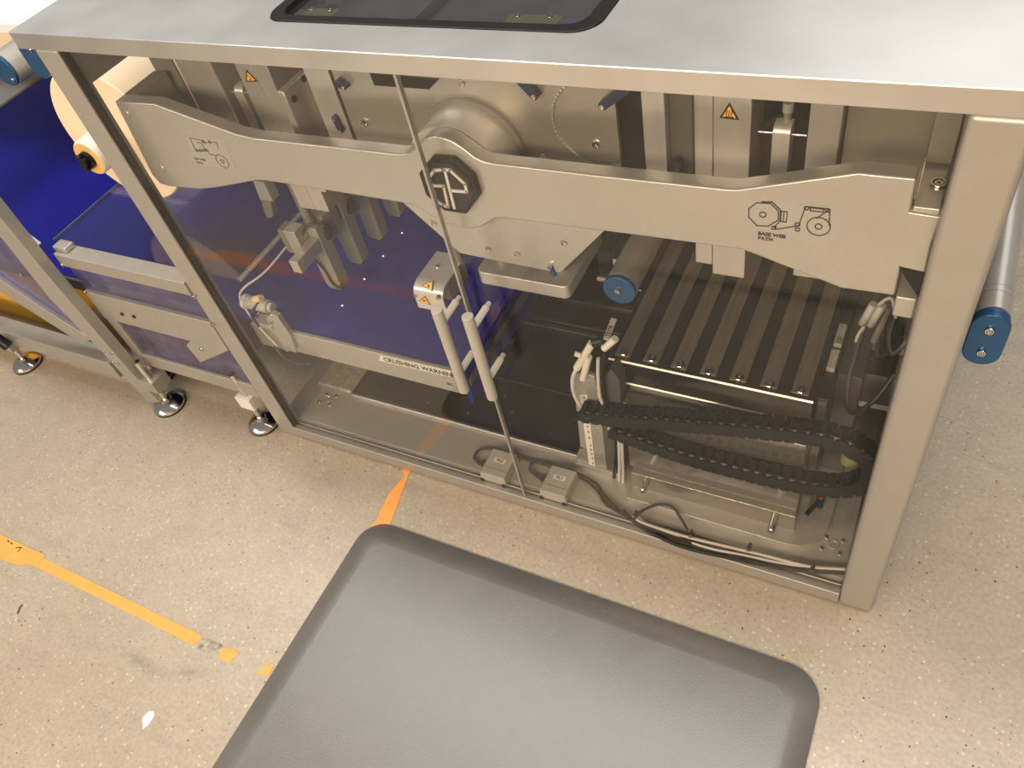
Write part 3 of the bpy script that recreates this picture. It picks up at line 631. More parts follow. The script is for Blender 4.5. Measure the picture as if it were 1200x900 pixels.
path = spline([(0.700,0.0785,0.2315),(0.760,0.0785,0.2430),(0.820,0.0785,0.2600),(0.880,0.0785,0.2750),(0.940,0.0785,0.2905),(1.000,0.0785,0.3040),(1.055,0.0785,0.3150),(1.095,0.0785,0.3150),(1.128,0.0785,0.2970),(1.140,0.0785,0.2650),(1.132,0.0785,0.2330),(1.105,0.0785,0.2070),(1.060,0.0785,0.1935),(1.000,0.0785,0.1875),(0.940,0.0785,0.1865),(0.870,0.0785,0.1885),(0.800,0.0785,0.1985),(0.745,0.0785,0.2080)], 24)
acc = 0.0; nxt = 0.009; 
for a, b in zip(path, path[1:]):
    L = (b-a).length
    while acc + L >= nxt:
        p = a + (b-a)*((nxt-acc)/L); d = (b-a).normalized()
        o = link('link', LM, None, cc, loc=p); o.rotation_euler = (0, -math.atan2(d.z, d.x), 0); nxt += 0.0172
    acc += L
Tb('hose', cc, mat('glossy_black_hose', (0.02, 0.02, 0.02), 0.0, 0.12, 0.1, 30), [(p.x, p.y-0.002, p.z+0.001) for p in path[::12]], 0.0055, 10, 4)
Tb('hose', cc, GREYCBL, [(p.x, p.y-0.0065, p.z+0.0045) for p in path[::12]], 0.0030, 8, 4)  # pale hose added so its dashes read as glints between the links
Tb('end_bracket', cc, BLACK, [(0.690,0.070,0.228),(0.725,0.070,0.232)], 0.0075, 10)
# ------------------------------------------------------------------ connector tower
tw = thing('connector_tower', 'grey connector post with a perforated label strip standing left of the press block', 'machine bracket', (0.69, 0.11, 0.03))
Pr('post', tw, BEAMM, [(0.6815, 0.2919), (0.7011, 0.3064), (0.7208, 0.3004), (0.7224, 0.0292), (0.7002, 0.0260), (0.6778, 0.0227), (0.6563, 0.0435), (0.6564, 0.0571), (0.6693, 0.0917)], XZ, 0.100, 0.108, bev=0.001)
Pr('shroud', tw, DGREY, [(0.7230, 0.2803), (0.7510, 0.3301), (0.7630, 0.3079), (0.7561, 0.1378), (0.7504, 0.0690), (0.7273, 0.0287), (0.7151, 0.0396)], XZ, 0.0995, 0.127, bev=0.001)
B('foot', tw, ALU, 0.655, 0.745, 0.095, 0.130, 0.030, 0.044, 0.001)
stp = Pr('label_strip', tw, WHITE, [(0.6879, 0.2459), (0.7021, 0.2508), (0.6920, 0.0166), (0.6800, 0.0167)], XZ, 0.0990, 0.1000)
hl = [(0.6959, 0.0988, 0.2423), (0.6953, 0.0988, 0.2242), (0.6946, 0.0988, 0.2058), (0.6936, 0.0988, 0.1868), (0.6926, 0.0988, 0.1626), (0.6924, 0.0988, 0.1480), (0.6920, 0.0988, 0.1305), (0.6916, 0.0988, 0.1076), (0.6914, 0.0988, 0.0947), (0.6912, 0.0988, 0.0816), (0.6906, 0.0988, 0.0681), (0.6901, 0.0988, 0.0518), (0.6895, 0.0988, 0.0380)]
bm = bmesh.new()
for p in hl: box(bm, p[0]-0.0012, p[0]+0.0012, 0.0985, 0.0991, p[2]-0.0022, p[2]+0.0022)
fin('lettering', bm, INK, stp)
screw(tw, [(0.6720, 0.1000, 0.0928)][0], (0,-1,0), 0.0035, 0.002)
cn = [(0.6947, 0.0950, 0.3200), (0.7283, 0.0950, 0.3862), (0.7018, 0.0950, 0.2957), (0.7189, 0.0950, 0.3531), (0.7541, 0.0950, 0.3989), (0.7412, 0.0950, 0.3786)]
bm = bmesh.new(); cyl(bm, cn[0], cn[1], 0.0062, 16); cyl(bm, ((cn[0][0]+cn[1][0])/2-0.004, 0.09, (cn[0][2]+cn[1][2])/2+0.005), ((cn[0][0]+cn[1][0])/2-0.012, 0.088, (cn[0][2]+cn[1][2])/2+0.009), 0.0042, 12)
fin('connector', bm, WHITE, tw)
Cy('connector', tw, WHITE, cn[2], cn[3], 0.0056, 16)
Cy('connector', tw, BLACK, cn[1], [(0.7432, 0.1000, 0.3908)][0], 0.0065, 16)
Cy('connector', tw, WHITE, [(0.7443, 0.1000, 0.3744)][0], [(0.7643, 0.1000, 0.4003)][0], 0.0058, 16)
Tb('cable', tw, GREYCBL, [(cn[0][0], 0.095, cn[0][2])] + [(0.6891, 0.0850, 0.3026), (0.6869, 0.0850, 0.2638), (0.6980, 0.0850, 0.2325), (0.7206, 0.0850, 0.2183)], 0.0033)
Tb('cable', tw, GREYCBL, [(0.7359, 0.0920, 0.3575), (0.7304, 0.0920, 0.3062), (0.7295, 0.0920, 0.2575), (0.7416, 0.0920, 0.2311)], 0.0030)
Tb('cable', tw, BLACK, [(0.7457, 0.0920, 0.3718), (0.7389, 0.0920, 0.3191), (0.7371, 0.0920, 0.2602), (0.7458, 0.0920, 0.2282)], 0.0034)
Tb('cable', tw, BLACK, [(0.7486, 0.0950, 0.1890), (0.7394, 0.0950, 0.0866), (0.7296, 0.0950, 0.0146), (0.7385, 0.0950, -0.0779)], 0.0034)
Tb('cable', tw, GREYCBL, [(0.7532, 0.0930, 0.1816), (0.7459, 0.0930, 0.0791), (0.7402, 0.0930, -0.0058), (0.7594, 0.0930, -0.0854)], 0.0030)
Tb('cable', tw, GREYCBL, [(0.7594, 0.0900, 0.1878), (0.7540, 0.0900, 0.0868), (0.7492, 0.0900, -0.0114), (0.7713, 0.0900, -0.0775)], 0.0026)
tgp = [(0.7135, 0.1626, 0.3240), (0.7089, 0.2094, 0.3240), (0.7194, 0.2092, 0.3240), (0.7231, 0.1623, 0.3240)]
tg = Pr('name_tag', tw, WHITE, [(p[0], p[1]) for p in tgp], XY, 0.3205, 0.3245, bev=0.0004)
rt = Vector(tgp[1]) - Vector(tgp[0]); up = Vector(tgp[0]) - Vector(tgp[3])
og = Vector(tgp[3]) + rt*0.12 + up*0.18; og.z = 0.3247
text('lettering', tg, INK, 'TZ1T8', 0.0085, og, rt, up, 0.0003)
# ------------------------------------------------------------------ junction boxes and wiring on the base
def jbox(x0, x1, word, label):
    t = thing('junction_box', label, 'junction box', ((x0+x1)/2, 0.03, 0.03), 'grey junction boxes on the base plate')
    zt = 0.0525
    bm = bmesh.new(); hexa(bm, [(x0,0.002,0.0305),(x1,0.002,0.0305),(x1,0.062,0.0305),(x0,0.062,0.0305),(x0+0.002,0.004,zt),(x1-0.002,0.004,zt),(x1-0.002,0.062,zt),(x0+0.002,0.062,zt)])
    for v in bm.verts: v.co.y += 0.0105
    fin('housing', bm, LGREY, t, bev=0.002)
    cx = (x0+x1)/2
    B('seam', t, SIDEIN, x0+0.002, x1-0.002, 0.0295, 0.0303, zt-0.0005, zt+0.0003, 0.0)
    lb = B('label_plate', t, WHITE, cx-0.0115, cx+0.0115, 0.045, 0.055, zt, zt+0.0005, 0.0)
    text('lettering', lb, INK, word, 0.0085, (cx, 0.0472, zt+0.0007), (1,0,0), (0,1,0), 0.0002, 'CENTER')
    for x in (x0+0.005, x1-0.005): Cy('lug', t, DARKST, (x, 0.0135, 0.0325), (x, 0.009, 0.0325), 0.004, 12)
    B('plug', t, BLACK, x0-0.012, x0+0.001, 0.042, 0.050, 0.033, 0.041, 0.001)
    return t
jbox(0.4935, 0.5485, 'XL2', 'grey junction box beside the door seam with a small white plate')
jbox(0.6170, 0.6710, 'XL1', 'grey junction box to the right of the door seam, nearest the connector post')
wh = thing('wiring_loom', 'black and grey cable loom tied along the front of the base plate', 'cable', (0.8, 0.06, 0.03))
Tb('cable', wh, RUBBER, [(0.4950, 0.0365, 0.0360), (0.4736, 0.0420, 0.0360), (0.4607, 0.0525, 0.0360), (0.4629, 0.0702, 0.0360), (0.4831, 0.0789, 0.0360), (0.5295, 0.0790, 0.0360), (0.5701, 0.0775, 0.0360), (0.6021, 0.0777, 0.0360), (0.6381, 0.0753, 0.0360), (0.6828, 0.0703, 0.0360), (0.7138, 0.0553, 0.0360), (0.7421, 0.0328, 0.0360), (0.7878, 0.0209, 0.0360), (0.8292, 0.0085, 0.0360), (0.8893, -0.0016, 0.0360), (0.9595, 0.0033, 0.0360), (1.0264, 0.0109, 0.0360), (1.1382, 0.0386, 0.0360)], 0.0028)
Tb('cable', wh, RUBBER, [(0.6043, 0.0455, 0.0370), (0.5803, 0.0556, 0.0370), (0.5747, 0.0680, 0.0370), (0.5839, 0.0792, 0.0370), (0.6278, 0.0793, 0.0370), (0.6715, 0.0776, 0.0370), (0.7051, 0.0691, 0.0370), (0.7331, 0.0479, 0.0370), (0.7734, 0.0262, 0.0370)], 0.0026)
Tb('cable', wh, RUBBER, [(0.7724, 0.0294, 0.0400), (0.8014, 0.0141, 0.0400), (0.8488, 0.0093, 0.0400), (0.8937, 0.0079, 0.0400), (0.9571, 0.0117, 0.0400), (0.9972, 0.0177, 0.0400), (1.0629, 0.0250, 0.0400), (1.1078, 0.0285, 0.0400), (1.1384, 0.0349, 0.0400)], 0.0036)
Tb('cable', wh, GREYCBL, [(0.7941, 0.0222, 0.0430), (0.8118, 0.0158, 0.0430), (0.8474, 0.0140, 0.0430), (0.8963, 0.0138, 0.0430), (0.9554, 0.0177, 0.0430), (1.0233, 0.0220, 0.0430), (1.0886, 0.0262, 0.0430), (1.1373, 0.0391, 0.0430)], 0.0026)
Tb('cable', wh, GREYCBL, [(0.8024, 0.0245, 0.0410), (0.8239, 0.0159, 0.0410), (0.8711, 0.0096, 0.0410), (0.9302, 0.0066, 0.0410), (0.9847, 0.0127, 0.0410), (1.0636, 0.0215, 0.0410), (1.1369, 0.0424, 0.0410)], 0.0022)
Tb('cable', wh, RUBBER, [(0.7987, 0.0273, 0.0460), (0.8163, 0.0478, 0.0460), (0.8326, 0.0588, 0.0460), (0.8520, 0.0600, 0.0460), (0.8704, 0.0448, 0.0460), (0.8899, 0.0252, 0.0460)], 0.0026)
Tb('cable', wh, RUBBER, [(0.7837, 0.0197, 0.0385), (0.8277, 0.0046, 0.0385), (0.8902, -0.0044, 0.0385), (0.9738, 0.0020, 0.0385), (1.0655, 0.0140, 0.0385), (1.1411, 0.0351, 0.0385)], 0.0030)
for p in [(0.7985, 0.0236, 0.0460), (0.8976, 0.0193, 0.0460), (0.9922, 0.0256, 0.0460), (1.0920, 0.0210, 0.0460)]: 
    bm = bmesh.new(); cyl(bm, (p[0]-0.003,p[1],p[2]-0.004), (p[0]+0.003,p[1],p[2]-0.004), 0.0072, 12); cyl(bm, (p[0],p[1],p[2]), (p[0]+0.001,p[1]+0.002,p[2]+0.012), 0.0022, 8); fin('cable_tie', bm, BLACK, wh)
# ------------------------------------------------------------------ right rear services beside the press block
sv = thing('service_box', 'dark control box with loose black cables in the right rear of the cabinet', 'control box', (1.10, 0.3, 0.03))
B('box', sv, DGREY, 1.064, 1.100, 0.22, 0.50, 0.0410, 0.285, 0.002)
B('shelf', sv, BEAMM, 1.100, 1.155, 0.24, 0.30, 0.200, 0.212, 0.001)
B('shelf', sv, BEAMM, 1.100, 1.155, 0.33, 0.36, 0.235, 0.250, 0.001)
B('sensor', sv, LGREY, 1.048, 1.060, 0.205, 0.245, 0.303, 0.312, 0.001)
sl2 = B('sensor', sv, LGREY, 1.048, 1.060, 0.255, 0.300, 0.303, 0.312, 0.001)
B('sensor_rail', sv, DARKST, 1.047, 1.063, 0.15, 0.50, 0.297, 0.304, 0.001)
text('lettering', sl2, INK, 'C23', 0.008, (1.0575, 0.258, 0.3123), (0,1,0), (-1,0,0), 0.0003)
Cy('cap', sv, GREENY, (1.115, 0.13, 0.20), (1.115, 0.135, 0.215), 0.020, 24)
Tb('cable', sv, RUBBER, [(1.10,0.30,0.42),(1.085,0.24,0.36),(1.082,0.19,0.30),(1.095,0.17,0.265),(1.120,0.19,0.275),(1.140,0.22,0.31)], 0.0042)
Tb('cable', sv, RUBBER, [(1.12,0.35,0.40),(1.105,0.30,0.33),(1.115,0.26,0.30),(1.140,0.27,0.33)], 0.0045)
Tb('cable', sv, RUBBER, [(1.13,0.40,0.38),(1.110,0.34,0.30),(1.120,0.30,0.27),(1.145,0.31,0.29)], 0.0045)
Tb('cable', sv, RUBBER, [(1.135,0.30,0.42),(1.12,0.26,0.36),(1.13,0.24,0.33),(1.145,0.25,0.35)], 0.005)
wc = [(1.0906, 0.1700, 0.4474), (1.0996, 0.1700, 0.4850)]
bm = bmesh.new(); d = Vector(wc[1])-Vector(wc[0])
for k in (-0.005, 0.005): cyl(bm, (wc[0][0]+k,0.17,wc[0][2]), (wc[1][0]+k,0.17,wc[1][2]), 0.0055, 8)
fin('wire_connector', bm, LGREY, sv)
Tb('wire', sv, LGREY, [(1.1005, 0.1700, 0.4852), (1.1086, 0.1700, 0.4975), (1.1148, 0.1700, 0.4960), (1.1232, 0.1700, 0.4682)], 0.0022)
Tb('wire', sv, LGREY, [(1.0890, 0.1700, 0.4438), (1.0839, 0.1700, 0.4263), (1.0824, 0.1700, 0.4128)], 0.0022)
Tb('wire', sv, SIDEIN, [(1.1127, 0.1800, 0.4743), (1.1089, 0.1800, 0.4456), (1.1038, 0.1800, 0.4086)], 0.0045)
# ------------------------------------------------------------------ belt conveyor
bc = thing('belt_conveyor', 'blue belt conveyor running from the left into the cabinet, with a crushing warning strip', 'conveyor', (-0.4, 0.4, 0.0))
bm = bmesh.new(); prism(bm, [(-1.39,0.286),(-1.392,0.294),(-1.388,0.300),(0.494,0.300),(0.5015,0.297),(0.505,0.290),(0.505,0.215),(0.4985,0.215),(0.490,0.288)], XZ, 0.052, 0.86)
fin('belt', bm, BELTM, bc)
Pr('belt_return', bc, BELTM, [(-0.205,0.286),(-0.13,0.286),(-0.045,0.16),(-0.12,0.12)], XZ, 0.060, 0.85)
B('belt_patch', bc, mat('belt_pocket', (0.07, 0.07, 0.20), 0.0, 0.4, 0.05, 20), 0.5052, 0.5062, 0.105, 0.150, 0.225, 0.285, 0.0)
B('belt_patch', bc, MATS['belt_pocket'], 0.5052, 0.5062, 0.175, 0.230, 0.225, 0.290, 0.0)
bm = bmesh.new(); prism(bm, [(0.046,0.302),(0.500,0.3025),(0.5045,0.296),(0.506,0.254),(0.5035,0.247),(0.497,0.245),(0.046,0.2455)], XZ, 0.044, 0.0515)
rl = fin('side_rail', bm, BEAMM, bc, bev=0.001)
B('side_rail', bc, DGREY, -1.38, -0.005, 0.044, 0.0515, 0.270, 0.2995, 0.001)
bm = bmesh.new(); cyl(bm, (0.492, 0.058, 0.262), (0.492, 0.85, 0.262), 0.017, 24); fin('end_roller', bm, DGREY, bc)
cw = Pr('warning_strip', bc, WHITE, [(0.3330,0.2825),(0.4790,0.2850),(0.4855,0.3010),(0.3420,0.2985)], XZ, 0.0434, 0.0441)
text('lettering', cw, INK, 'CRUSHING WARNING', 0.0150, (0.3455, 0.0432, 0.2858), (1,0,0.012), (0.35,0,1), 0.0005)
text('lettering', bc, INK, 'BC', 0.009, (0.468, 0.0436, 0.262), (1,0,0), (0,0,1), 0.0002)
for x in (0.16, 0.36): B('leg', bc, SIDEIN, x, x+0.03, 0.60, 0.66, 0.0385, 0.246, 0.001)
B('end_leg', bc, SIDEIN, -1.33, -1.29, 0.07, 0.12, 0.0, 0.27, 0.001)
for p in [(0.1886, 0.0438, 0.2964)]: pass
for i, p in enumerate([(0.2049, 0.3502, 0.3006), (0.2037, 0.2778, 0.3006), (0.2027, 0.2087, 0.3006), (0.2003, 0.1330, 0.3006)]):
    bm = bmesh.new(); cyl(bm, (p[0],p[1],0.3002), (p[0],p[1],0.3007), 0.0017, 12); fin('laser_spot', bm, LASER, bc)
# sensor fingers hanging over the belt
for i, nm in enumerate(('nearest, with a cable', 'second nearest', 'third nearest', 'farthest, half hidden')):
    y = 0.147 + 0.0733*i
    t = thing('sensor_finger', 'grey sensor finger hanging over the blue belt, ' + nm, 'sensor', (0.185, y, 0.326), 'sensor fingers over the belt')
    bm = bmesh.new(); prism(bm, [(0.1685,0.335),(0.1745,0.3265),(0.1960,0.3255),(0.2035,0.333),(0.2045,0.47),(0.1660,0.47)], XZ, y, y+0.026)
    fin('finger', bm, mat('finger_paint', (0.30, 0.295, 0.28), 0.3, 0.45, 0.05, 20), t, bev=0.0015)
    B('head', t, MATS['finger_paint'], 0.168, 0.202, y+0.026, y+0.050, 0.42, 0.475, 0.002)
    Cy('stem', t, SIDEIN, (0.185, y+0.013, 0.47), (0.185, y+0.013, 0.70), 0.009, 14)
    bm = bmesh.new()
    for k in range(4): box(bm, 0.176+0.006*k, 0.1795+0.006*k, y+0.001, y+0.012, 0.3225, 0.328)
    fin('tip', bm, DARKST, t)
    Cy('plug', t, BLACK, (0.207, y+0.02, 0.44), (0.225, y+0.01, 0.47), 0.008, 14)
    if i == 0: Tb('cable', t, RUBBER, [(0.222,0.155,0.475),(0.196,0.145,0.480),(0.178,0.135,0.455),(0.176,0.138,0.415),(0.184,0.1435,0.380),(0.190,0.1435,0.345),(0.202,0.143,0.337),(0.206,0.150,0.345)], 0.0024)
    else: Tb('cable', t, RUBBER, [(0.215,y+0.03,0.475),(0.205,y-0.004,0.48),(0.200,y-0.004,0.44)], 0.0026)
cb = thing('sensor_bracket', 'short square bar pointing forward from the nearest sensor finger', 'bracket', (0.194, 0.13, 0.43))
B('bar', cb, BEAMM, 0.1835, 0.2030, 0.081, 0.1455, 0.425, 0.4505, 0.001)
B('clamp', cb, BEAMM, 0.1560, 0.1825, 0.120, 0.146, 0.430, 0.480, 0.001)
B('clamp', cb, SIDEIN, 0.1440, 0.1555, 0.120, 0.146, 0.430, 0.480, 0.001)
# small hanging rods at the far left under the beam
hr = thing('hanging_stop', 'short grey stop rod hanging below the left end of the beam', 'machine part', (0.15, 0.13, 0.52))
p = [(0.1320, 0.5718), (0.1559, 0.5716), (0.1558, 0.5331), (0.1267, 0.5314)]
Pr('rod', hr, MATS['finger_paint'], p, XZ, 0.130, 0.150, bev=0.001)
Pr('tip', hr, SIDEIN, [(0.1239, 0.5270), (0.1460, 0.5294), (0.1363, 0.5002), (0.1285, 0.4926), (0.1179, 0.4908), (0.1174, 0.5009)], XZ, 0.133, 0.147, bev=0.001)
# gearmotor on the conveyor side rail
gm = thing('drive_unit', 'small steel cylinder unit with fittings bolted on the left of the conveyor rail', 'motor', (0.10, 0.05, 0.30))
B('base', gm, BEAMM, 0.046, 0.132, 0.041, 0.060, 0.2455, 0.302, 0.001)
Pr('gusset', gm, BEAMM, [(0.108,0.245),(0.140,0.262),(0.146,0.300),(0.140,0.348),(0.126,0.352),(0.105,0.335)], XZ, 0.037, 0.048, bev=0.001)
bm = bmesh.new(); cyl(bm, (0.060, 0.052, 0.352), (0.112, 0.052, 0.352), 0.0125, 24); cyl(bm, (0.112, 0.052, 0.352), (0.121, 0.052, 0.352), 0.0095, 20); fin('cylinder', bm, LGREY, gm, bev=0.001)
B('yoke', gm, SIDEIN, 0.085, 0.120, 0.038, 0.066, 0.318, 0.342, 0.001)
B('yoke', gm, BEAMM, 0.080, 0.112, 0.034, 0.044, 0.308, 0.318, 0.001)
for p in ((0.088,0.037,0.338),(0.094,0.037,0.345),(0.118,0.037,0.330),(0.124,0.040,0.345)): screw(gm, p, (0,-1,0), 0.0032, 0.004)
Cy('fitting', gm, mat('pale_yellow_fitting', (0.70, 0.55, 0.32), 0.1, 0.4, 0.05, 20), (0.086, 0.050, 0.366), (0.106, 0.050, 0.374), 0.0065, 14)
bm = bmesh.new(); lathe(bm, (0.052, 0.052, 0.352), (1,0,0), [(0.006,0),(0.014,0.001),(0.014,0.008),(0.006,0.009)], 18); fin('collar', bm, WHITE, gm)
Tb('hose', gm, GREYCBL, [(0.118,0.22,0.425),(0.098,0.10,0.40),(0.070,0.055,0.388),(0.056,0.045,0.370),(0.060,0.040,0.345),(0.072,0.036,0.320),(0.085,0.034,0.290),(0.098,0.034,0.262)], 0.0020)
Tb('hose', gm, RUBBER, [(0.098,0.050,0.366),(0.085,0.036,0.352),(0.075,0.034,0.340),(0.078,0.034,0.31)], 0.0026)
Tb('hose', gm, RUBBER, [(0.09,0.034,0.262),(0.105,0.028,0.244),(0.135,0.026,0.235),(0.17,0.032,0.236)], 0.0030)
# warning bracket
wb = thing('warning_bracket', 'folded aluminium bracket with two yellow warning triangles left of the door handles', 'bracket', (0.51, 0.08, 0.44))
def arc(rad, n=8): return [(0.054-rad*math.sin(math.pi/2*i/n), 0.480+rad*math.cos(math.pi/2*i/n)) for i in range(n+1)]
prof = [(0.115,0.500)] + arc(0.020) + [(0.034,0.4565),(0.0365,0.4565)] + arc(0.0175)[::-1] + [(0.115,0.4975)]
Pr('folded_sheet', wb, mat('bright_sheet', (0.60, 0.59, 0.56), 0.5, 0.3, 0.02, 20), prof, YZ, 0.4770, 0.5280)
B('block', wb, SIDEIN, 0.482, 0.524, 0.058, 0.115, 0.460, 0.497, 0.002)
Cy('hanger', wb, SIDEIN, (0.522, 0.104, 0.497), (0.522, 0.104, 0.600), 0.008, 14)
screw(wb, [(0.4961, 0.0826, 0.5000)][0], (0,0,1), 0.0036, 0.002); screw(wb, [(0.5219, 0.0340, 0.4884)][0], (0,-1,0), 0.0036, 0.003); screw(wb, [(0.4793, 0.0340, 0.4811)][0], (0,-1,0), 0.003, 0.002)
def tri3(parent, P, nrm):
    P = [Vector(q) for q in P]; nrm = Vector(nrm).normalized(); c = sum(P, Vector())/3
    for nm, k, m, h in (('warning_sign', 1.0, INK, 0.0004), ('warning_field', 0.80, WARN, 0.0008)):
        bm = bmesh.new(); A = [bm.verts.new(c+(q-c)*k) for q in P]; Bv = [bm.verts.new(c+(q-c)*k+nrm*h) for q in P]
        bm.faces.new(A); bm.faces.new(Bv)
        for i in range(3): bm.faces.new((A[i], A[(i+1)%3], Bv[(i+1)%3], Bv[i]))
        o = fin(nm, bm, m, parent)
        if nm == 'warning_sign': first = o; parent = o
    bm = bmesh.new(); e = (P[1]-P[0]); f = (P[2]-P[0])
    for a, b in ((0.32,0.30),(0.42,0.34),(0.36,0.20)):
        q = P[0]+e*a+f*b+nrm*0.0009; bmesh.ops.create_icosphere(bm, subdivisions=1, radius=0.0013, matrix=Matrix.Translation(q))
    fin('warning_symbol', bm, INK, first)
tri3(wb, [Vector(p)+Vector((0,-0.0006,0.0006)) for p in [(0.5108, 0.0385, 0.4928), (0.4904, 0.0425, 0.4968), (0.5090, 0.0495, 0.5038)]], (0,-1,1))
tri3(wb, [(0.4833, 0.0338, 0.4726), (0.4973, 0.0338, 0.4851), (0.5019, 0.0338, 0.4672)], (0,-1,0))
# clear lid over the conveyor
bm = bmesh.new(); prism(bm, [(-0.386,0.031),(0.104,0.031),(0.104,0.55),(-0.386,0.55)], XY, 0.4310, 0.4350)
lid = tag(fin('clear_lid', bm, LIDG), 'clear acrylic lid sheet lying above the blue belt at the left end', 'lid')
B('lid_edge', lid, LGREY, 0.0995, 0.1005, 0.031, 0.55, 0.4340, 0.4356, 0.0)
B('lid_edge', lid, LGREY, 0.104, 0.1060, 0.031, 0.55, 0.4305, 0.4355, 0.0)
B('lid_edge', lid, BLGREY, -0.3875, -0.386, 0.031, 0.55, 0.4305, 0.4355, 0.0)
# ------------------------------------------------------------------ left conveyor frame
cf = thing('conveyor_frame', 'grey welded stand with violet panels and a levelling foot left of the cabinet', 'machine stand', (-0.2, 0.0, 0.0))
for z0, z1, y0 in ((0.403, 0.434, -0.004), (0.256, 0.334, -0.002)):
    B('rail', cf, ALU, -0.350, -0.0005, y0, 0.030, z0, z1, 0.002)
B('rail', cf, ALU, -0.340, -0.0005, 0.0, 0.030, 0.112, 0.152, 0.002)
Pr('gusset', cf, ALU, [(-0.350,0.256),(-0.318,0.256),(-0.318,0.152),(-0.345,0.152)], XZ, 0.0, 0.020, bev=0.001)
Pr('bracket_plate', cf, ALU, [(-0.1283, 0.2352), (-0.1196, 0.1867), (-0.0001, 0.2574), (-0.0219, 0.2869), (-0.0688, 0.2834)], XZ, -0.001, 0.003, bev=0.001)
screw(cf, [(-0.0835, -0.0015, 0.2386)][0], (0,-1,0), 0.0045, 0.002)
B('latch', cf, STEEL, -0.352, -0.315, 0.004, 0.028, 0.434, 0.446, 0.003)
Pr('panel', cf, VIOLETG, [(-0.350,0.152),(-0.0005,0.152),(-0.0005,0.403),(-0.350,0.403)], XZ, 0.006, 0.009)
leg = Pr('leg', cf, ALU, [(-0.3574, 0.6785), (-0.3603, 0.5434), (-0.3600, 0.4095), (-0.3407, 0.1136), (-0.3216, 0.0252), (-0.3702, 0.0080), (-0.3959, 0.1939), (-0.4256, 0.3283), (-0.4158, 0.4902), (-0.4161, 0.6282)], XZ, -0.035, -0.010, bev=0.0015)
for p in [(-0.3843, -0.0350, 0.1783), (-0.3547, -0.0350, 0.1816), (-0.3802, -0.0350, 0.1465), (-0.3538, -0.0350, 0.1490)]: screw(leg, p, (0,-1,0), 0.0040, 0.002)
for p in [(-0.3479, -0.0040, 0.4051), (0.0051, -0.0040, 0.4027), (-0.3419, -0.0040, 0.3336), (0.0064, -0.0040, 0.3319)]: screw(cf, p, (0,-1,0), 0.0036, 0.002)
for p in [(-0.2691, -0.0030, 0.2905), (-0.2329, -0.0030, 0.2924)]: screw(cf, p, (0,-1,0), 0.0040, 0.002, DARKST)
screw(cf, [(-0.3140, 0.0000, 0.2665)][0], (0,-1,0), 0.0036, 0.002)
def foot(parent, x, y, ztop, r=0.036, tubem=ALU, clampz=0.062):
    f = Cy('foot_spindle', parent, CHROME, (x, y, 0.012), (x, y, ztop), 0.0075, 14)
    bm = bmesh.new(); lathe(bm, (x, y, 0.0), (0,0,1), [(0,0.0),(r,0.0),(r*1.02,0.005),(r,0.010),(r*0.90,0.0135),(r*0.66,0.0185),(r*0.38,0.0215),(r*0.32,0.0265),(0.0,0.0275)], 32); fin('foot_disc', bm, CHROME, f)
    bm = bmesh.new(); lathe(bm, (x, y, 0.0002), (0,0,1), [(r*1.03,0.0),(r*1.04,0.004),(r*1.0,0.005)], 32); fin('foot_rubber', bm, RUBBER, f)
    B('foot_clamp', f, tubem, x-0.020, x+0.020, y-0.014, y+0.030, clampz, clampz+0.034, 0.001)
foot(cf, -0.3173, -0.020, 0.150)
foot(cf, -0.4111, 0.040, 0.10)
foot(cf, -0.0525, 0.006, 0.165, 0.034, WHITE, 0.066)
# far left inclined outfeed frame
of = thing('outfeed_frame', 'grey inclined outfeed frame with a square cross tube at the left picture edge', 'machine stand', (-0.65, 0.0, 0.0))
B('cross_tube', of, ALU, -1.28, -0.412, -0.032, 0.010, 0.078, 0.128, 0.002)
Pr('inclined_rail', of, ALU, [(-0.4848, 0.5864), (-0.4169, 0.5067), (-0.3659, 0.4559), (-0.4040, 0.4272), (-0.4563, 0.4689), (-0.5336, 0.5445)], XZ, -0.020, 0.0, bev=0.001)
Pr('inclined_rail', of, ALU, [(-0.6957, 0.4054), (-0.6060, 0.3252), (-0.5106, 0.2462), (-0.4268, 0.1888), (-0.4872, 0.1609), (-0.5636, 0.2143), (-0.6538, 0.2793), (-0.7605, 0.3498)], XZ, -0.020, 0.0, bev=0.001)
Pr('inclined_panel', of, VIOLETG, [(-0.5548, 0.5355), (-0.4765, 0.4588), (-0.4236, 0.4166), (-0.4466, 0.1752), (-0.5316, 0.2333), (-0.6281, 0.3133), (-0.7190, 0.3946)], XZ, -0.012, -0.009)
foot(of, -0.8167, -0.030, 0.16)
Cy('knob', of, BLACK, [(-0.7927, -0.0500, 0.1234)][0], [(-0.7717, -0.0500, 0.0993)][0], 0.013, 16)
for p in [(-0.4928, -0.0225, 0.3637)]: screw(of, p, (0,-1,0), 0.004, 0.002)
cr_ = thing('crate', 'yellow plastic crate on the floor behind the outfeed frame', 'crate', (-1.0, 0.2, 0.0))
bm = bmesh.new(); prism(bm, rrect(-1.25, -0.80, 0.10, 0.45, 0.02), XY, 0.0, 0.25, [rrect(-1.235, -0.815, 0.115, 0.435, 0.015)]); fin('walls', bm, YELLOW, cr_)
B('bottom', cr_, YELLOW, -1.23, -0.82, 0.12, 0.43, 0.001, 0.012, 0.0)
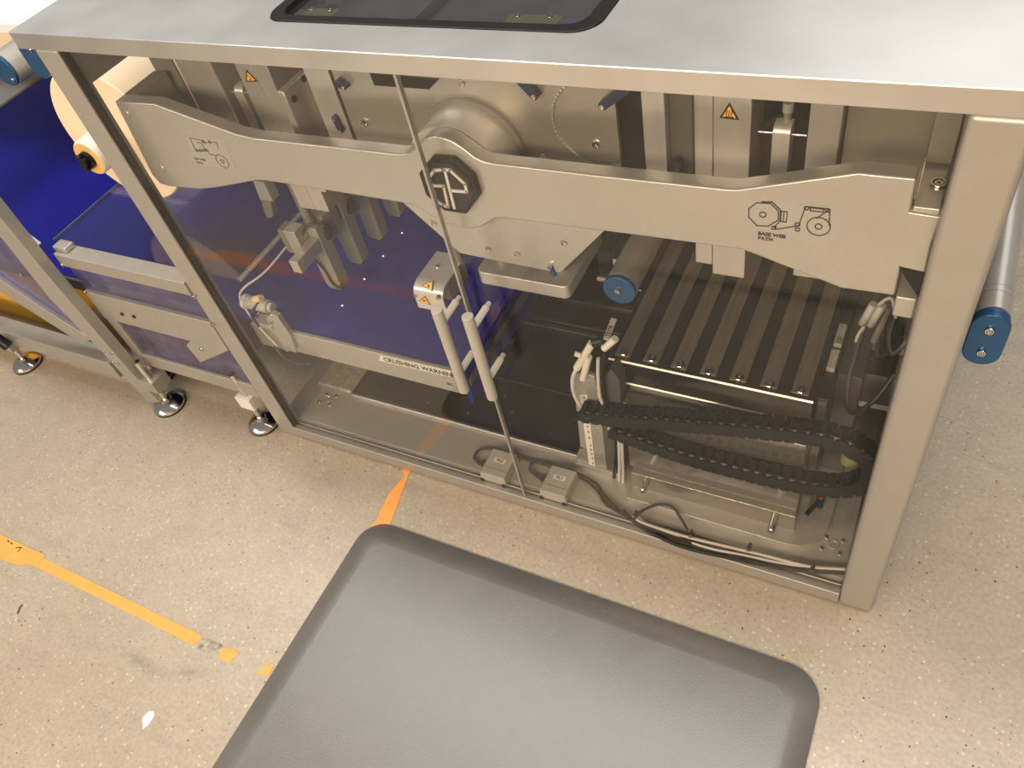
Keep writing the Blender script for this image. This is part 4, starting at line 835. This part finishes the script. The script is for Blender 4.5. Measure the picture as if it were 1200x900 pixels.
# ------------------------------------------------------------------ paper roll with core and chuck
ro = thing('paper_roll', 'big cream paper roll with chipboard core and black chuck hanging over the belt', 'paper roll', (-0.19, 0.3, 0.47))
rc = (-0.192, 0.607)
bm = bmesh.new(); lathe(bm, (rc[0], 0.150, rc[1]), (0,1,0), [(0.030,0.0),(0.1295,0.0),(0.1315,0.002),(0.1315,0.42),(0.03,0.42)], 72); fin('paper', bm, CREAM, ro)
bm = bmesh.new(); lathe(bm, (rc[0], 0.085, rc[1]), (0,1,0), [(0.0250,0.0),(0.0310,0.0),(0.0330,0.003),(0.0330,0.066),(0.0250,0.066)], 40); fin('core_sleeve', bm, WHITE, ro)
bm = bmesh.new(); lathe(bm, (rc[0], 0.0845, rc[1]), (0,1,0), [(0.0150,0.0),(0.0300,0.0),(0.0300,0.010),(0.0150,0.010)], 40); co = fin('core', bm, WOOD, ro)
bm = bmesh.new(); cyl(bm, (rc[0], 0.078, rc[1]), (rc[0], 0.16, rc[1]), 0.0155, 24); cyl(bm, (rc[0], 0.070, rc[1]), (rc[0], 0.08, rc[1]), 0.008, 16); box(bm, rc[0]-0.016, rc[0]-0.002, 0.072, 0.079, rc[1]-0.018, rc[1]+0.010)
fin('chuck', bm, BLACK, ro)
bm = bmesh.new(); cyl(bm, (rc[0], 0.16, rc[1]), (rc[0], 0.86, rc[1]), 0.014, 20); fin('shaft', bm, STEEL, ro)
# ------------------------------------------------------------------ rollers outside the cabinet
r1 = thing('side_roller', 'aluminium roller with an oblong blue end plate right of the cabinet post', 'roller', (1.21, 0.2, 0.60))
ep = [(0.0997, 0.5974), (-0.0300, 0.7045)]
RX, RY = 1.2115, 0.055
RZ = 0.598
def oblong(cx, z0, z1, r, n=12):
    return [(cx + r*math.cos(math.pi*i/n), z1-r + r*math.sin(math.pi*i/n)) for i in range(n+1)] + [(cx + r*math.cos(math.pi+math.pi*i/n), z0+r + r*math.sin(math.pi+math.pi*i/n)) for i in range(n+1)]
ob = oblong(RX, 0.5345, 0.6085, 0.0185)
pl = Pr('end_plate', r1, BLUE, ob, XZ, 0.050, 0.0575, bev=0.0015)
Pr('end_plate_spacer', r1, BLUE, oblong(RX, 0.5365, 0.6065, 0.0175), XZ, 0.0590, 0.0650, bev=0.001)
screw(r1, (RX, 0.050, 0.588), (0,-1,0), 0.0045, 0.003); screw(r1, (RX, 0.050, 0.5545), (0,-1,0), 0.0045, 0.003)
bm = bmesh.new(); cyl(bm, (RX, 0.065, 0.5905), (RX, 0.090, 0.5905), 0.0172, 32); cyl(bm, (RX, 0.0905, 0.5905), (RX, 0.0995, 0.5905), 0.0172, 32); cyl(bm, (RX, 0.100, 0.5905), (RX, 0.60, 0.5905), 0.0172, 32); fin('tube', bm, STEEL, r1)
bm = bmesh.new(); cyl(bm, (RX, 0.065, 0.5905), (RX, 0.60, 0.5905), 0.0160, 20); fin('groove', bm, DARKST, r1)
r2 = thing('end_roller', 'aluminium roller with a blue end disc left of the worktop corner', 'roller', (-0.42, 0.3, 0.67))
q0 = [(-0.4589, 0.1853, 0.7000)][0]
bm = bmesh.new(); cyl(bm, (q0[0], q0[1]+0.006, 0.70), (q0[0], q0[1]+0.055, 0.70), 0.0315, 36); cyl(bm, (q0[0], q0[1]+0.0565, 0.70), (q0[0], q0[1]+0.60, 0.70), 0.0315, 36); fin('tube', bm, ALU, r2)
bm = bmesh.new(); cyl(bm, (q0[0], q0[1], 0.70), (q0[0], q0[1]+0.006, 0.70), 0.0305, 36); fin('end_cap', bm, BLUE, r2, bev=0.001)
screw(r2, (q0[0]+0.014, q0[1], 0.683), (0,-1,0), 0.004, 0.003)
r3 = thing('deflection_roller', 'roller with an oblong blue end plate half hidden below the left worktop corner', 'roller', (-0.06, 0.1, 0.78))
q1 = [(-0.1938, 0.1000, 0.7845)][0]
Pr('end_plate', r3, BLUE, oblong(q1[0], q1[2]-0.036, q1[2]+0.030, 0.020), XZ, 0.100, 0.108, bev=0.0015)
screw(r3, [(-0.1829, 0.1000, 0.7978)][0], (0,-1,0), 0.0045, 0.003)
bm = bmesh.new(); cyl(bm, (q1[0], 0.108, q1[2]+0.008), (q1[0], 0.50, q1[2]+0.008), 0.0165, 28); fin('tube', bm, ALU, r3)
gp = thing('guard_plate', 'dark grey guard plate between the blue belt and the left roller', 'guard', (-0.83, 0.6, 0.3))
Pr('plate', gp, SIDEIN, [(-0.985,0.500),(-0.858,0.500),(-0.858,0.506),(-0.985,0.506)], XZ, 0.20, 1.10, bev=0.001)
ws = thing('white_cabinet', 'white flat cabinet top left behind the steel worktop', 'cabinet', (-0.9, 1.3, 0.0))
Pr('top_board', ws, PAPER, rrect(-1.9, -0.16, 0.42, 1.9, 0.03), XY, 0.640, 0.665, bev=0.003)
B('body', ws, PAPER, -1.88, -1.45, 0.95, 1.85, 0.0, 0.640, 0.003)
B('front_strip', ws, CREAM, -1.86, -0.18, 0.425, 0.445, 0.600, 0.640, 0.002)
# ------------------------------------------------------------------ mat, tapes, scrap on the floor
def mat_mesh():
    bm = bmesh.new(); x0, x1, y0, y1, r = 0.312, 1.146, -0.665, -0.1215, 0.052
    rings = []
    for ins, z in ((0.0,0.0),(0.0,0.003),(0.004,0.006),(0.030,0.0165),(0.038,0.0185),(0.046,0.019)):
        rings.append([bm.verts.new((p[0], p[1], z)) for p in rrect(x0+ins, x1-ins, y0+ins, y1-ins, max(0.02, r-ins*0.6), 10)])
    for a, b in zip(rings, rings[1:]):
        n = len(a)
        for i in range(n):
            f = bm.faces.new((a[i], a[(i+1)%n], b[(i+1)%n], b[i])); f.smooth = True
    bm.faces.new(rings[-1]); return bm
mo = tag(fin('floor_mat', mat_mesh(), MATM), 'dark grey anti-fatigue mat with sloping edges and rounded corners lying on the floor', 'mat')
def tape(name, poly, label, z=0.0008, m=TAPE):
    bm = bmesh.new(); prism(bm, poly, XY, 0.0001, z); return tag(fin(name, bm, m), label, 'tape' if m is TAPE else 'mark')
tape('floor_tape', [(-0.95,-0.431),(-0.60,-0.4305),(-0.20,-0.4325),(0.1395,-0.4365),(0.1445,-0.443),(0.1385,-0.4575),(-0.02,-0.4545),(-0.22,-0.4525),(-0.60,-0.4485),(-0.95,-0.448)], 'long orange floor tape strip running from the left edge towards the mat')
tl = tape('tape_label', [(-0.6292, -0.4244), (-0.4383, -0.4249), (-0.3040, -0.4246), (-0.2991, -0.4452), (-0.3474, -0.4636), (-0.3978, -0.4674), (-0.5699, -0.4689)], 'short wide piece of orange tape with handwriting above the long strip', 0.0014)
bm = bmesh.new()
hw = [(-0.3820, -0.4356), (-0.3712, -0.4307), (-0.3703, -0.4408)]
ribbon(bm, hw, 0.0022, XY, 0.0014, 0.0017)
ribbon(bm, [(-0.4167, -0.4299), (-0.4100, -0.4308)], 0.0022, XY, 0.0014, 0.0017); ribbon(bm, [(-0.4053, -0.4312), (-0.3987, -0.4321)], 0.0022, XY, 0.0014, 0.0017)
fin('handwriting', bm, INK, tl)
def rag(pts, k=3, amp=0.0014):
    out = []
    for a, b in zip(pts, pts[1:]+pts[:1]):
        for i in range(k):
            t = i/k; out.append((a[0]+(b[0]-a[0])*t+random.uniform(-amp,amp), a[1]+(b[1]-a[1])*t+random.uniform(-amp,amp)))
    return out
tape('tape_scrap', rag([(0.1941, -0.4467), (0.1981, -0.4394), (0.2180, -0.4342), (0.2300, -0.4378), (0.2277, -0.4460), (0.2282, -0.4564), (0.2009, -0.4572)]), 'torn orange tape scrap midway between the long strip and the mat')
tape('tape_scrap', rag([(0.2846, -0.4535), (0.2888, -0.4392), (0.2909, -0.4320), (0.3046, -0.4299), (0.3083, -0.4521), (0.2938, -0.4531)]), 'orange tape scrap touching the left edge of the mat')
tape('tape_residue', rag([(0.1465, -0.4416), (0.1537, -0.4354), (0.1857, -0.4367), (0.1950, -0.4381), (0.1957, -0.4510), (0.1674, -0.4586), (0.1471, -0.4615)]), 'grey dirty adhesive residue at the end of the long orange strip', 0.0004, RESID)
tape('floor_tape', [(0.3118,0.0015)] + rag([(0.3303, 0.0067)] + [(0.345,-0.06),(0.3585,-0.1215),(0.352,-0.16),(0.322,-0.16),(0.3255,-0.1215),(0.318,-0.06)], 3, 0.0012), 'short orange tape strip from the mat corner to the cabinet rail')
bm = bmesh.new(); prism(bm, [(0.1421, -0.5798), (0.1497, -0.5760), (0.1569, -0.5814), (0.1578, -0.5953), (0.1529, -0.6062), (0.1390, -0.5917)], XY, 0.0002, 0.0009)
tag(fin('paper_scrap', bm, PAPER), 'small white pointed paper scrap lying on the floor', 'scrap')
bm = bmesh.new(); tube(bm, [(p[0], p[1], 0.0015) for p in [(-0.2604, -0.5237), (-0.2588, -0.5305), (-0.2533, -0.5406)]], 0.0012, 6); tag(fin('debris', bm, DGREY), 'tiny dark curled fibre on the floor below the long orange tape', 'debris')
